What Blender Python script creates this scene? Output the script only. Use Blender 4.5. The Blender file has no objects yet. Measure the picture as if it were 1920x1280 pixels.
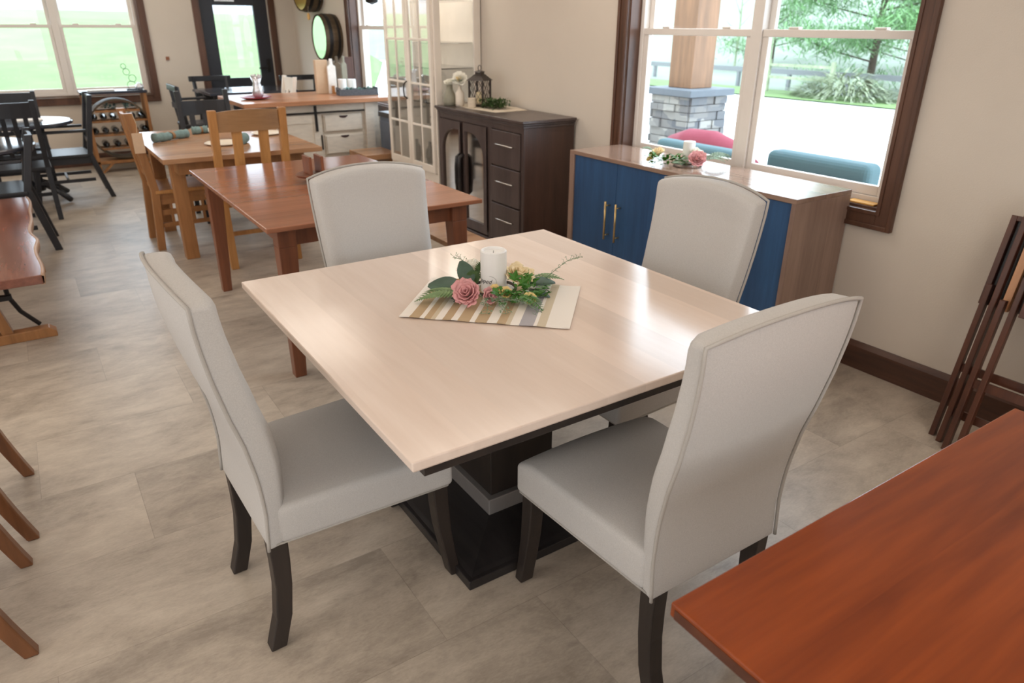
import bpy, math, random
from mathutils import Vector, Matrix
PI = math.pi
S = bpy.context.scene
C = S.collection
rnd = random.Random(7)

# ------------------------------------------------------------------ camera
def build_camera():
    f, yaw, pit, rol, H = 1330.8, 0.58653, 0.41933, 0.004486, 1.58
    F = Vector((math.sin(yaw)*math.cos(pit), math.cos(yaw)*math.cos(pit), -math.sin(pit)))
    r = Vector((math.cos(yaw), -math.sin(yaw), 0)); u = r.cross(F)
    r2 = r*math.cos(rol)+u*math.sin(rol); u2 = -r*math.sin(rol)+u*math.cos(rol)
    cd = bpy.data.cameras.new('camera'); co = bpy.data.objects.new('camera', cd); C.objects.link(co)
    m = Matrix((( r2.x, u2.x, -F.x, 0), (r2.y, u2.y, -F.y, 0), (r2.z, u2.z, -F.z, H), (0, 0, 0, 1)))
    co.matrix_world = m
    cd.sensor_width = 36; cd.lens = f/1920*36; cd.clip_start = .05; cd.clip_end = 300
    cd.dof.use_dof = True; cd.dof.focus_distance = 1.9; cd.dof.aperture_fstop = 4.5
    S.camera = co
build_camera()

# ------------------------------------------------------------------ world, daylight, exposure
S.view_settings.view_transform = 'Standard'; S.view_settings.look = 'None'
S.view_settings.gamma = 1; S.view_settings.use_curve_mapping = False
S.view_settings.exposure = 0.22
w = bpy.data.worlds.new('world'); S.world = w; w.use_nodes = True
bgn = w.node_tree.nodes['Background']; bgn.inputs[0].default_value = (.74, .88, 1.0, 1); bgn.inputs[1].default_value = 6.0
def area(name, loc, rot, sx, sy, power, col, portal=False):
    l = bpy.data.lights.new(name, 'AREA'); l.shape = 'RECTANGLE'; l.size = sx; l.size_y = sy
    l.energy = power; l.color = col
    if portal: l.cycles.is_portal = True
    o = bpy.data.objects.new(name, l); C.objects.link(o); o.location = loc; o.rotation_euler = rot
    return o
area('window_portal', (3.46, 2.69, 1.45), (0, PI/2, 0), 1.5, 1.9, 1, (1, 1, 1), True)
area('window_portal', (3.46, 7.2, 1.45), (0, PI/2, 0), 1.5, 1.9, 1, (1, 1, 1), True)
area('window_portal', (.6, 10.28, 1.45), (-PI/2, 0, 0), 1.9, 1.5, 1, (1, 1, 1), True)
for x, y in ((-1.5, 1.4), (1.6, -.6), (2.3, 3.2), (-.9, 3.8), (1.6, 6.2), (-1.4, 6.4), (1.2, 8.8), (-1.6, 8.8), (-3.6, 2.5), (-3.6, 6.5), (.4, -1.4)):
    area('ceiling_lamp_light', (x, y, 2.70), (0, 0, 0), 1.3, 1.3, 15, (1.0, .89, .77))
# added soft fill lights for assumed, unseen windows behind and left of the camera
area('front_fill_light', (-1.2, -2.9, 1.55), (PI/2, 0, 0), 4.2, 1.7, 62, (.86, .93, 1.0))
area('left_fill_light', (-4.9, 2.5, 1.55), (PI/2, 0, -PI/2), 4.5, 1.6, 70, (.86, .93, 1.0))

# ------------------------------------------------------------------ materials
def lin(c):
    return tuple(((v/255)/12.92 if v/255 <= .04045 else ((v/255+.055)/1.055)**2.4) for v in c) + (1,)
def newmat(name):
    m = bpy.data.materials.new(name); m.use_nodes = True
    return m, m.node_tree.nodes, m.node_tree.links, m.node_tree.nodes['Principled BSDF']
def plain(name, rgb, rough=.5, metal=0, noise=.06, nscale=30, bump=0, bscale=200, coat=0, stretch=(1, 1, 1), spec=.5):
    m, N, L, b = newmat(name)
    tc = N.new('ShaderNodeTexCoord'); mp = N.new('ShaderNodeMapping'); mp.inputs['Scale'].default_value = stretch
    L.new(tc.outputs['Object'], mp.inputs[0])
    n = N.new('ShaderNodeTexNoise'); n.inputs['Scale'].default_value = nscale; n.inputs['Detail'].default_value = 4
    L.new(mp.outputs[0], n.inputs['Vector'])
    r = N.new('ShaderNodeValToRGB'); c = lin(rgb)
    r.color_ramp.elements[0].position = .3; r.color_ramp.elements[1].position = .7
    r.color_ramp.elements[0].color = tuple(v*(1-noise) for v in c[:3])+(1,)
    r.color_ramp.elements[1].color = tuple(min(1, v*(1+noise)) for v in c[:3])+(1,)
    L.new(n.outputs['Fac'], r.inputs[0]); L.new(r.outputs[0], b.inputs['Base Color'])
    b.inputs['Roughness'].default_value = rough; b.inputs['Metallic'].default_value = metal
    b.inputs['Coat Weight'].default_value = coat; b.inputs['Coat Roughness'].default_value = .12
    b.inputs['Specular IOR Level'].default_value = spec
    if bump:
        n2 = N.new('ShaderNodeTexNoise'); n2.inputs['Scale'].default_value = bscale; n2.inputs['Detail'].default_value = 3
        L.new(mp.outputs[0], n2.inputs['Vector'])
        bp = N.new('ShaderNodeBump'); bp.inputs['Strength'].default_value = bump; bp.inputs['Distance'].default_value = .002
        L.new(n2.outputs['Fac'], bp.inputs['Height']); L.new(bp.outputs[0], b.inputs['Normal'])
    return m
def wood(name, a, bcol, grain='y', rough=.3, plank=0, across='x', pvar=.12, scale=1.0, coat=0, contrast=(.32, .68), fig=.5, spec=.5):
    """grain lines run along axis `grain`; optional planks of width `plank` laid side by side along `across`"""
    m, N, L, b = newmat(name)
    tc = N.new('ShaderNodeTexCoord'); sep = N.new('ShaderNodeSeparateXYZ'); L.new(tc.outputs['Object'], sep.inputs[0])
    vec = tc.outputs['Object']; pl = None
    if plank:
        d = N.new('ShaderNodeMath'); d.operation = 'DIVIDE'; L.new(sep.outputs[across.upper()], d.inputs[0]); d.inputs[1].default_value = plank
        fl = N.new('ShaderNodeMath'); fl.operation = 'FLOOR'; L.new(d.outputs[0], fl.inputs[0])
        wn = N.new('ShaderNodeTexWhiteNoise'); wn.noise_dimensions = '1D'; L.new(fl.outputs[0], wn.inputs['W']); pl = wn
        ad = N.new('ShaderNodeVectorMath'); ad.operation = 'MULTIPLY_ADD'; L.new(wn.outputs['Color'], ad.inputs[0]); ad.inputs[1].default_value = (7, 7, 7); L.new(vec, ad.inputs[2]); vec = ad.outputs[0]
    mp = N.new('ShaderNodeMapping'); st = {'x': (1.2, 14, 14), 'y': (14, 1.2, 14), 'z': (14, 14, 1.2)}[grain]
    mp.inputs['Scale'].default_value = tuple(v*scale for v in st); L.new(vec, mp.inputs[0])
    n = N.new('ShaderNodeTexNoise'); n.inputs['Scale'].default_value = 1; n.inputs['Detail'].default_value = 6; n.inputs['Distortion'].default_value = fig
    L.new(mp.outputs[0], n.inputs['Vector'])
    mp2 = N.new('ShaderNodeMapping'); mp2.inputs['Scale'].default_value = tuple(v*scale*6 for v in st); L.new(vec, mp2.inputs[0])
    n2 = N.new('ShaderNodeTexNoise'); n2.inputs['Scale'].default_value = 1; n2.inputs['Detail'].default_value = 3; L.new(mp2.outputs[0], n2.inputs['Vector'])
    mx = N.new('ShaderNodeMix'); mx.data_type = 'FLOAT'; mx.inputs[0].default_value = .3
    L.new(n.outputs['Fac'], mx.inputs[2]); L.new(n2.outputs['Fac'], mx.inputs[3])
    r = N.new('ShaderNodeValToRGB'); r.color_ramp.elements[0].position, r.color_ramp.elements[1].position = contrast
    r.color_ramp.elements[0].color = lin(a); r.color_ramp.elements[1].color = lin(bcol)
    L.new(mx.outputs[0], r.inputs[0]); out = r.outputs[0]
    if pl:
        mr = N.new('ShaderNodeMapRange'); mr.inputs['To Min'].default_value = 1-pvar; mr.inputs['To Max'].default_value = 1+pvar
        L.new(pl.outputs['Value'], mr.inputs['Value'])
        hs = N.new('ShaderNodeHueSaturation'); L.new(mr.outputs[0], hs.inputs['Value']); L.new(out, hs.inputs['Color']); out = hs.outputs[0]
    L.new(out, b.inputs['Base Color']); b.inputs['Roughness'].default_value = rough
    b.inputs['Coat Weight'].default_value = coat; b.inputs['Coat Roughness'].default_value = .15
    b.inputs['Specular IOR Level'].default_value = spec
    return m
def glass(name, tint=(1, 1, 1), refl=1.0, ior=1.5, rough=0.0):
    m, N, L, b = newmat(name); N.remove(b)
    t = N.new('ShaderNodeBsdfTransparent'); t.inputs[0].default_value = tint+(1,)
    g = N.new('ShaderNodeBsdfGlossy'); g.inputs['Roughness'].default_value = rough
    lw = N.new('ShaderNodeLayerWeight'); lw.inputs['Blend'].default_value = .5
    pw = N.new('ShaderNodeMath'); pw.operation = 'POWER'; pw.inputs[1].default_value = 4.0; L.new(lw.outputs['Facing'], pw.inputs[0])
    fr = N.new('ShaderNodeMath'); fr.operation = 'MULTIPLY_ADD'; fr.inputs[1].default_value = .9; fr.inputs[2].default_value = .05; L.new(pw.outputs[0], fr.inputs[0])
    mu = N.new('ShaderNodeMath'); mu.operation = 'MULTIPLY'; mu.inputs[1].default_value = refl; mu.use_clamp = True
    L.new(fr.outputs[0], mu.inputs[0]); x = N.new('ShaderNodeMixShader')
    L.new(mu.outputs[0], x.inputs[0]); L.new(t.outputs[0], x.inputs[1]); L.new(g.outputs[0], x.inputs[2])
    L.new(x.outputs[0], N['Material Output'].inputs[0]); return m
def floor_mat():
    m, N, L, b = newmat('floor_stone_vinyl')
    tc = N.new('ShaderNodeTexCoord'); sep = N.new('ShaderNodeSeparateXYZ'); L.new(tc.outputs['Object'], sep.inputs[0])
    def mth(op, a, bb=None, v=None):
        n = N.new('ShaderNodeMath'); n.operation = op
        L.new(a, n.inputs[0])
        if bb is not None: L.new(bb, n.inputs[1])
        elif v is not None: n.inputs[1].default_value = v
        return n.outputs[0]
    # tiles .92 long (x) by .46 deep (y), rows shifted
    row = mth('DIVIDE', mth('ADD', sep.outputs['Y'], v=.05), v=.46); rowf = mth('FLOOR', row)
    sh = mth('MULTIPLY', mth('MODULO', rowf, v=3), v=.333)
    col = mth('ADD', mth('DIVIDE', mth('ADD', sep.outputs['X'], v=.25), v=.92), sh); colf = mth('FLOOR', col)
    cmb = N.new('ShaderNodeCombineXYZ'); L.new(colf, cmb.inputs[0]); L.new(rowf, cmb.inputs[1])
    wn = N.new('ShaderNodeTexWhiteNoise'); L.new(cmb.outputs[0], wn.inputs['Vector'])
    ad = N.new('ShaderNodeVectorMath'); ad.operation = 'MULTIPLY_ADD'; L.new(wn.outputs['Color'], ad.inputs[0]); ad.inputs[1].default_value = (9, 9, 9); L.new(tc.outputs['Object'], ad.inputs[2])
    def noise(vec, sc, st, det=6, dist=0):
        mp = N.new('ShaderNodeMapping'); mp.inputs['Scale'].default_value = st; L.new(vec, mp.inputs[0])
        n = N.new('ShaderNodeTexNoise'); n.inputs['Scale'].default_value = sc; n.inputs['Detail'].default_value = det; n.inputs['Distortion'].default_value = dist
        n.inputs['Roughness'].default_value = .65
        L.new(mp.outputs[0], n.inputs['Vector']); return n.outputs['Fac']
    n1 = noise(ad.outputs[0], 2.4, (1, 1.7, 1), 8, .6); n2 = noise(ad.outputs[0], 9, (1, 2.4, 1), 6, .3); n3 = noise(tc.outputs['Object'], 60, (1, 2.5, 1), 4)
    s1 = mth('ADD', mth('MULTIPLY', n1, v=.55), mth('MULTIPLY', n2, v=.28)); s2 = mth('ADD', s1, mth('MULTIPLY', n3, v=.17))
    s3 = mth('ADD', s2, mth('MULTIPLY', mth('SUBTRACT', wn.outputs['Value'], v=.5), v=.075))
    r = N.new('ShaderNodeValToRGB'); E = r.color_ramp.elements
    E[0].position = .37; E[0].color = lin((146, 134, 121)); E[1].position = .63; E[1].color = lin((198, 185, 169))
    e = E.new(.5); e.color = lin((176, 163, 148)); L.new(s3, r.inputs[0])
    # seams
    fx = mth('FRACT', col); fy = mth('FRACT', row)
    ex = mth('MINIMUM', fx, mth('SUBTRACT', mth('MULTIPLY', fx, v=0), v=-1)); 
    sx = mth('LESS_THAN', fx, v=.0025); sy = mth('LESS_THAN', fy, v=.005)
    sm = mth('MULTIPLY', mth('MAXIMUM', sx, sy), v=.3)
    mx = N.new('ShaderNodeMix'); mx.data_type = 'RGBA'; L.new(sm, mx.inputs[0]); L.new(r.outputs[0], mx.inputs[6]); mx.inputs[7].default_value = lin((90, 80, 70))
    L.new(mx.outputs[2], b.inputs['Base Color']); b.inputs['Roughness'].default_value = .38
    bp = N.new('ShaderNodeBump'); bp.inputs['Strength'].default_value = .25; bp.inputs['Distance'].default_value = .002
    L.new(s2, bp.inputs['Height']); L.new(bp.outputs[0], b.inputs['Normal'])
    return m
def stripe_mat():
    m, N, L, b = newmat('striped_runner_cloth')
    tc = N.new('ShaderNodeTexCoord'); sep = N.new('ShaderNodeSeparateXYZ'); L.new(tc.outputs['Object'], sep.inputs[0])
    mr = N.new('ShaderNodeMapRange'); mr.inputs['From Min'].default_value = -.26; mr.inputs['From Max'].default_value = .26; L.new(sep.outputs['X'], mr.inputs['Value'])
    r = N.new('ShaderNodeValToRGB'); r.color_ramp.interpolation = 'CONSTANT'
    W, T, G, B_ = (236, 228, 218), (186, 160, 126), (170, 165, 168), (205, 190, 165)
    st = [(0, W), (.07, T), (.125, W), (.15, T), (.19, B_), (.215, W), (.26, T), (.31, W), (.35, T), (.42, W), (.45, T), (.52, W), (.58, T), (.63, B_), (.66, W), (.71, G), (.79, W), (.81, B_), (.86, W)]
    E = r.color_ramp.elements; E[0].position = 0; E[0].color = lin(W); E[1].position = .06; E[1].color = lin(T)
    for p, c in st[2:]:
        e = E.new(p); e.color = lin(c)
    L.new(mr.outputs[0], r.inputs[0]); L.new(r.outputs[0], b.inputs['Base Color']); b.inputs['Roughness'].default_value = .9
    n = N.new('ShaderNodeTexNoise'); n.inputs['Scale'].default_value = 500; L.new(tc.outputs['Object'], n.inputs['Vector'])
    bp = N.new('ShaderNodeBump'); bp.inputs['Strength'].default_value = .3; bp.inputs['Distance'].default_value = .001; L.new(n.outputs['Fac'], bp.inputs['Height']); L.new(bp.outputs[0], b.inputs['Normal'])
    return m
def stone_mat():
    m, N, L, b = newmat('stacked_stone')
    tc = N.new('ShaderNodeTexCoord'); mp = N.new('ShaderNodeMapping'); L.new(tc.outputs['Object'], mp.inputs[0]); mp.inputs['Scale'].default_value = (5, 5, 11)
    v = N.new('ShaderNodeTexVoronoi'); v.inputs['Scale'].default_value = 1; v.distance = 'CHEBYCHEV'; L.new(mp.outputs[0], v.inputs['Vector'])
    r = N.new('ShaderNodeValToRGB'); E = r.color_ramp.elements
    E[0].color = lin((86, 88, 92)); E[1].color = lin((140, 138, 132)); e = E.new(.5); e.color = lin((108, 106, 104))
    sp = N.new('ShaderNodeSeparateColor'); L.new(v.outputs['Color'], sp.inputs[0]); L.new(sp.outputs[0], r.inputs[0]); L.new(r.outputs[0], b.inputs['Base Color'])
    b.inputs['Roughness'].default_value = .9
    return m

M = dict(
    wall=plain('wall_paint_cream', (212, 200, 186), .85, noise=.02, nscale=3, bump=.35, bscale=160),
    ceil=plain('ceiling_paint', (235, 230, 222), .9, noise=.02),
    floor=floor_mat(),
    trim=wood('trim_walnut_stain', (64, 41, 31), (106, 72, 54), 'z', .35, scale=.8),
    trimh=wood('trim_walnut_horizontal', (62, 39, 29), (100, 66, 50), 'y', .35, scale=.8),
    vinyl=plain('white_vinyl_sash', (226, 218, 210), .4, noise=.01),
    pane=glass('window_glass', refl=.5),
    fabric=plain('oatmeal_upholstery', (196, 192, 188), .92, noise=.07, nscale=350, bump=.35, bscale=700),
    piping=plain('piping_cord_fabric', (176, 170, 163), .9, noise=.05, nscale=300),
    ebony=wood('ebony_stained_wood', (34, 28, 26), (52, 43, 38), 'z', .45),
    maple=wood('whitewashed_maple', (220, 199, 184), (233, 215, 202), 'y', .16, plank=.125, across='x', pvar=.085, scale=.8, contrast=(.25, .75)),
    band=plain('brushed_pewter_band', (150, 145, 142), .4, metal=.35, noise=.03),
    blackbase=wood('black_plinth_wood', (28, 25, 26), (46, 42, 42), 'y', .35),
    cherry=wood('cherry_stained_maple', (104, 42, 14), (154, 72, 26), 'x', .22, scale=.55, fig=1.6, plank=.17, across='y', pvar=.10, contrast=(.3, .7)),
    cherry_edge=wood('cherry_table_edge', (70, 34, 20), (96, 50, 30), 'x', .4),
    brown=wood('brown_cherry_wood', (134, 84, 60), (164, 108, 80), 'x', .18, plank=.14, across='y', pvar=.09, scale=.7),
    brownleg=wood('brown_cherry_leg', (104, 60, 40), (136, 82, 54), 'z', .35),
    oak=wood('rough_oak_plank', (150, 108, 76), (186, 142, 106), 'x', .25, plank=.16, across='y', pvar=.14),
    oakleg=wood('honey_oak_leg', (138, 94, 54), (176, 122, 74), 'z', .4),
    oakchair=wood('honey_oak_chair', (160, 108, 58), (196, 140, 82), 'z', .4),
    oakcrest=wood('honey_oak_crest', (128, 92, 56), (158, 116, 74), 'y', .4),
    buffet=wood('espresso_brown_maple', (66, 54, 52), (90, 76, 72), 'z', .3),
    buffetside=wood('espresso_brown_side', (60, 42, 36), (84, 60, 50), 'z', .4),
    credwood=wood('walnut_credenza', (124, 100, 88), (154, 127, 112), 'z', .35, plank=.14, across='x', pvar=.08),
    credtop=wood('walnut_credenza_top', (130, 106, 92), (158, 130, 114), 'y', .13, plank=.11, across='x', pvar=.07),
    blue=wood('navy_blue_stain', (34, 66, 104), (48, 88, 130), 'z', .4),
    brass=plain('brushed_brass', (205, 175, 120), .3, metal=.9, noise=.03),
    chrome=plain('satin_nickel', (205, 200, 195), .25, metal=.95, noise=.02),
    hutch=plain('antique_white_paint', (238, 228, 216), .45, noise=.03, nscale=8),
    hutchglass=glass('cabinet_glass', tint=(.97, .98, .98), refl=1.9),
    mirrorglass=plain('smoky_mirror_glass', (215, 208, 202), .06, metal=1.0, noise=.01),
    mirror=plain('mirror_silver', (235, 240, 238), .02, metal=1.0, noise=.0),
    black=plain('black_painted_wood', (34, 34, 38), .35, noise=.08, nscale=20),
    blacktop=plain('black_gloss_top', (60, 62, 70), .12, noise=.05),
    iron=plain('black_iron', (40, 38, 38), .45, metal=.5, noise=.05),
    bark=wood('aged_barrel_staves', (62, 50, 36), (104, 84, 60), 'x', .6),
    gold=plain('gold_mirror_disc', (214, 170, 90), .25, metal=.6, noise=.08, nscale=10),
    islandpaint=plain('distressed_white_paint', (222, 212, 198), .6, noise=.08, nscale=12, stretch=(1, 1, 4)),
    islandtop=wood('island_plank_top', (164, 112, 80), (196, 142, 108), 'x', .28, plank=.15, across='y', pvar=.1),
    slate=plain('slate_blue_paint', (92, 102, 118), .5, noise=.05),
    cutout=plain('dark_finger_hole', (60, 40, 40), .8),
    candle=plain('white_candle_wax', (240, 238, 235), .5, noise=.01),
    ink=plain('black_label_ink', (60, 58, 58), .8),
    inkgrey=plain('grey_label_ink', (176, 174, 170), .8),
    leafd=plain('eucalyptus_leaf', (74, 98, 82), .6, noise=.2, nscale=30),
    leafg=plain('bright_ivy_leaf', (64, 118, 34), .5, noise=.25, nscale=40),
    fern=plain('fern_green', (112, 138, 88), .6, noise=.25, nscale=60),
    sprig=plain('dusty_sprig_green', (120, 142, 112), .7, noise=.2, nscale=60),
    pink=plain('dusty_pink_petal', (218, 158, 158), .7, noise=.14, nscale=60),
    cream=plain('cream_petal', (242, 222, 180), .7, noise=.08, nscale=50),
    white_petal=plain('white_petal', (244, 240, 226), .7, noise=.05, nscale=50),
    yellow=plain('pale_yellow_petal', (234, 206, 140), .7, noise=.15, nscale=60),
    napkin=plain('teal_linen', (122, 146, 144), .9, noise=.15, nscale=80, bump=.4, bscale=120),
    plate=plain('cream_stoneware', (232, 218, 198), .35, noise=.02),
    tag=plain('kraft_card', (206, 176, 146), .8, noise=.04),
    string=plain('jute_string', (200, 180, 150), .9),
    red=plain('red_glaze', (150, 52, 66), .3, noise=.05),
    silver=plain('crackled_silver', (225, 228, 235), .25, metal=.7, noise=.25, nscale=60, bump=.8, bscale=60),
    bottle=plain('dark_bottle_glass', (26, 28, 30), .12, noise=.05),
    succulent=plain('dusty_teal_foliage', (96, 128, 122), .6, noise=.3, nscale=50),
    moss=plain('boxwood_green', (66, 92, 44), .7, noise=.35, nscale=80),
    runner=plain('burlap_runner', (214, 200, 180), .9, noise=.06, nscale=90, bump=.3),
    lantern=plain('bronzed_lantern_metal', (66, 58, 54), .45, metal=.6, noise=.1),
    lglass=glass('lantern_glass', refl=.5),
    vase=plain('cream_ceramic', (228, 216, 200), .4, noise=.03),
    greyvase=plain('grey_green_ceramic', (150, 146, 128), .5, noise=.06),
    fold=wood('folding_table_wood', (64, 37, 27), (96, 56, 38), 'z', .35),
    foldpale=wood('folding_table_pale_strip', (190, 136, 96), (214, 160, 118), 'z', .4),
    foldtop=wood('dark_wood_and_shaded_foldtop', (24, 19, 18), (38, 28, 24), 'z', .35),  # dark wood; on the folded tops its black stands in for shadow
    sabre=wood('sabre_leg_cherry', (100, 62, 36), (134, 86, 52), 'z', .35),
    liveedge=wood('live_edge_walnut', (104, 66, 54), (142, 92, 76), 'y', .18, plank=.2, across='x', pvar=.08),
    barkedge=wood('bark_edge_tan', (146, 112, 88), (190, 156, 130), 'y', .5),
    door=plain('charcoal_door_paint', (44, 46, 54), .4, noise=.03),
    concrete=plain('pale_concrete_outside', (216, 216, 214), .9, noise=.04, nscale=.5),
    lawn=plain('lawn_green', (90, 115, 64), .95, noise=.16, nscale=1.4, bump=0),
    palelawn=plain('pale_far_field', (112, 122, 108), .95, noise=.1, nscale=.3),
    gravel=plain('pale_gravel', (128, 126, 128), .95, noise=.08, nscale=.6),
    foliage=plain('tree_foliage', (104, 144, 92), .8, noise=.35, nscale=2.5),
    brush=plain('pale_brush_twigs', (140, 150, 122), .9, noise=.25, nscale=10),
    trunk=plain('tree_bark', (72, 62, 52), .9, noise=.2, nscale=10),
    timber=wood('porch_timber', (98, 72, 52), (134, 98, 70), 'z', .6),
    stone=stone_mat(),
    cap=plain('bluestone_cap', (88, 94, 100), .8, noise=.06),
    teal=plain('teal_outdoor_fabric', (64, 90, 96), .85, noise=.05, nscale=100),
    redf=plain('red_outdoor_fabric', (120, 40, 56), .8, noise=.05),
    galv=plain('galvanised_steel', (120, 122, 124), .5, metal=.4, noise=.05),
    wicker=plain('grey_wicker', (84, 88, 94), .8, noise=.4, nscale=60, stretch=(1, 1, 3)),
    stripe=stripe_mat(),
    amber=plain('amber_block', (226, 170, 90), .5, noise=.1),
    note=plain('white_paper', (236, 232, 226), .8),
)

# ------------------------------------------------------------------ mesh helpers
class MB:
    def __init__(s): s.v = []; s.f = []
    def add(s, vs, fs):
        o = len(s.v); s.v += [tuple(v) for v in vs]; s.f += [tuple(i+o for i in f) for f in fs]; return s
    def box(s, x0, x1, y0, y1, z0, z1):
        return s.add([(x0, y0, z0), (x1, y0, z0), (x1, y1, z0), (x0, y1, z0), (x0, y0, z1), (x1, y0, z1), (x1, y1, z1), (x0, y1, z1)],
                     [(3, 2, 1, 0), (4, 5, 6, 7), (0, 1, 5, 4), (1, 2, 6, 5), (2, 3, 7, 6), (3, 0, 4, 7)])
    def cbox(s, c, d): return s.box(c[0]-d[0]/2, c[0]+d[0]/2, c[1]-d[1]/2, c[1]+d[1]/2, c[2]-d[2]/2, c[2]+d[2]/2)
    def taper(s, c0, d0, c1, d1):
        vs = []
        for c, d in ((c0, d0), (c1, d1)):
            for a, b in ((-1, -1), (1, -1), (1, 1), (-1, 1)): vs.append((c[0]+a*d[0]/2, c[1]+b*d[1]/2, c[2]))
        return s.add(vs, [(3, 2, 1, 0), (4, 5, 6, 7), (0, 1, 5, 4), (1, 2, 6, 5), (2, 3, 7, 6), (3, 0, 4, 7)])
    def bar(s, p0, p1, w, h, up=(0, 0, 1)):
        p0, p1 = Vector(p0), Vector(p1); d = (p1-p0).normalized(); u = Vector(up)
        a = d.cross(u)
        if a.length < 1e-4: a = d.cross(Vector((0, 1, 0)))
        a.normalize(); b = a.cross(d).normalized(); vs = []
        for p in (p0, p1):
            for i, j in ((-1, -1), (1, -1), (1, 1), (-1, 1)): vs.append(p+a*(i*w/2)+b*(j*h/2))
        return s.add(vs, [(0, 1, 2, 3), (7, 6, 5, 4), (4, 5, 1, 0), (5, 6, 2, 1), (6, 7, 3, 2), (7, 4, 0, 3)])
    def tube(s, pts, r, n=8, closed=False):
        pts = [Vector(p) for p in pts]; m = len(pts); rs = r if isinstance(r, (list, tuple)) else [r]*m
        rings = []; prev = None
        for i, p in enumerate(pts):
            if closed: t = pts[(i+1) % m]-pts[i-1]
            else: t = pts[min(i+1, m-1)]-pts[max(i-1, 0)]
            t.normalize()
            if prev is None:
                a = t.orthogonal().normalized()
            else:
                a = prev-t*prev.dot(t)
                a = a.normalized() if a.length > 1e-5 else t.orthogonal().normalized()
            prev = a; b = t.cross(a)
            rings.append([p+(a*math.cos(2*PI*k/n)+b*math.sin(2*PI*k/n))*rs[i] for k in range(n)])
        vs = [v for R in rings for v in R]; fs = []
        for i in range(m if closed else m-1):
            j = (i+1) % m
            for k in range(n): fs.append((i*n+k, i*n+(k+1) % n, j*n+(k+1) % n, j*n+k))
        if not closed: fs += [tuple(range(n-1, -1, -1)), tuple((m-1)*n+k for k in range(n))]
        return s.add(vs, fs)
    def lathe(s, prof, c=(0, 0, 0), n=24, axis='z', cap=True):
        vs = []
        for r, h in prof:
            for k in range(n):
                a = 2*PI*k/n; x, y = r*math.cos(a), r*math.sin(a)
                p = (x, y, h) if axis == 'z' else ((h, x, y) if axis == 'x' else (y, h, x))
                vs.append((c[0]+p[0], c[1]+p[1], c[2]+p[2]))
        fs = []; m = len(prof)
        for i in range(m-1):
            for k in range(n): fs.append((i*n+k, i*n+(k+1) % n, (i+1)*n+(k+1) % n, (i+1)*n+k))
        if cap: fs += [tuple(range(n-1, -1, -1)), tuple((m-1)*n+k for k in range(n))]
        return s.add(vs, fs)
    def prism(s, poly, a, b, axis='z'):
        """poly of 2D points; axis z: (x,y); axis y: (x,z); axis x: (y,z)"""
        def P(p, h): return (p[0], p[1], h) if axis == 'z' else ((p[0], h, p[1]) if axis == 'y' else (h, p[0], p[1]))
        n = len(poly); vs = [P(p, a) for p in poly]+[P(p, b) for p in poly]
        fs = [tuple(range(n-1, -1, -1)), tuple(range(n, 2*n))]+[(i, (i+1) % n, n+(i+1) % n, n+i) for i in range(n)]
        return s.add(vs, fs)
    def ball(s, c, r, n=10, m=7, sq=(1, 1, 1)):
        vs = []; fs = []
        for i in range(m+1):
            t = PI*i/m
            for k in range(n):
                a = 2*PI*k/n; vs.append((c[0]+r*sq[0]*math.sin(t)*math.cos(a), c[1]+r*sq[1]*math.sin(t)*math.sin(a), c[2]-r*sq[2]*math.cos(t)))
        for i in range(m):
            for k in range(n): fs.append((i*n+k, i*n+(k+1) % n, (i+1)*n+(k+1) % n, (i+1)*n+k))
        return s.add(vs, fs)
    def leaf(s, base, d, up, L, W, curl=.15, n=6, fold=.12):
        base, d = Vector(base), Vector(d).normalized(); up = Vector(up); a = d.cross(up).normalized(); u = a.cross(d).normalized()
        vs = []; fs = []
        for i in range(n+1):
            t = i/n; wdt = W/2*math.sin(PI*min(1, t*.92+.04))**.8; c = base+d*(L*t)+u*(-curl*L*t*t)
            vs += [c-a*wdt+u*fold*wdt, c, c+a*wdt+u*fold*wdt]
        for i in range(n):
            for k in (0, 1): fs.append((3*i+k, 3*i+k+1, 3*i+k+4, 3*i+k+3))
        return s.add(vs, fs)
    def build(s, name, mat, parent=None, bev=0, smooth=False, seg=2, sub=0, solid=0):
        me = bpy.data.meshes.new(name); me.from_pydata(s.v, [], s.f); me.update()
        me.materials.append(M[mat] if isinstance(mat, str) else mat)
        import bmesh
        b = bmesh.new(); b.from_mesh(me); bmesh.ops.recalc_face_normals(b, faces=b.faces); b.to_mesh(me); b.free()
        o = bpy.data.objects.new(name, me); C.objects.link(o)
        if parent: o.parent = parent
        if smooth:
            for p in me.polygons: p.use_smooth = True
        if solid:
            md = o.modifiers.new('solid', 'SOLIDIFY'); md.thickness = solid; md.offset = 0
        if bev:
            md = o.modifiers.new('bevel', 'BEVEL'); md.width = bev; md.segments = seg; md.limit_method = 'ANGLE'; md.angle_limit = .6
            md.harden_normals = False
        if sub:
            md = o.modifiers.new('subd', 'SUBSURF'); md.levels = sub; md.render_levels = sub
        return o
def B(x0, x1, y0, y1, z0, z1): return MB().box(x0, x1, y0, y1, z0, z1)
def tag(o, label, cat, group=None, kind=None):
    if label: o['label'] = label
    if cat: o['category'] = cat
    if group: o['group'] = group
    if kind: o['kind'] = kind
    return o
def thing(name, label, cat, loc=(0, 0, 0), rz=0, group=None, kind=None):
    o = bpy.data.objects.new(name, None); o.empty_display_size = .05; C.objects.link(o)
    o.location = loc; o.rotation_euler = (0, 0, rz)
    return tag(o, label, cat, group, kind)
def copy_tree(o, parent=None):
    c = o.copy(); C.objects.link(c); c.parent = parent
    for ch in [q for q in bpy.data.objects if q.parent == o]: copy_tree(ch, c)
    return c
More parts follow.
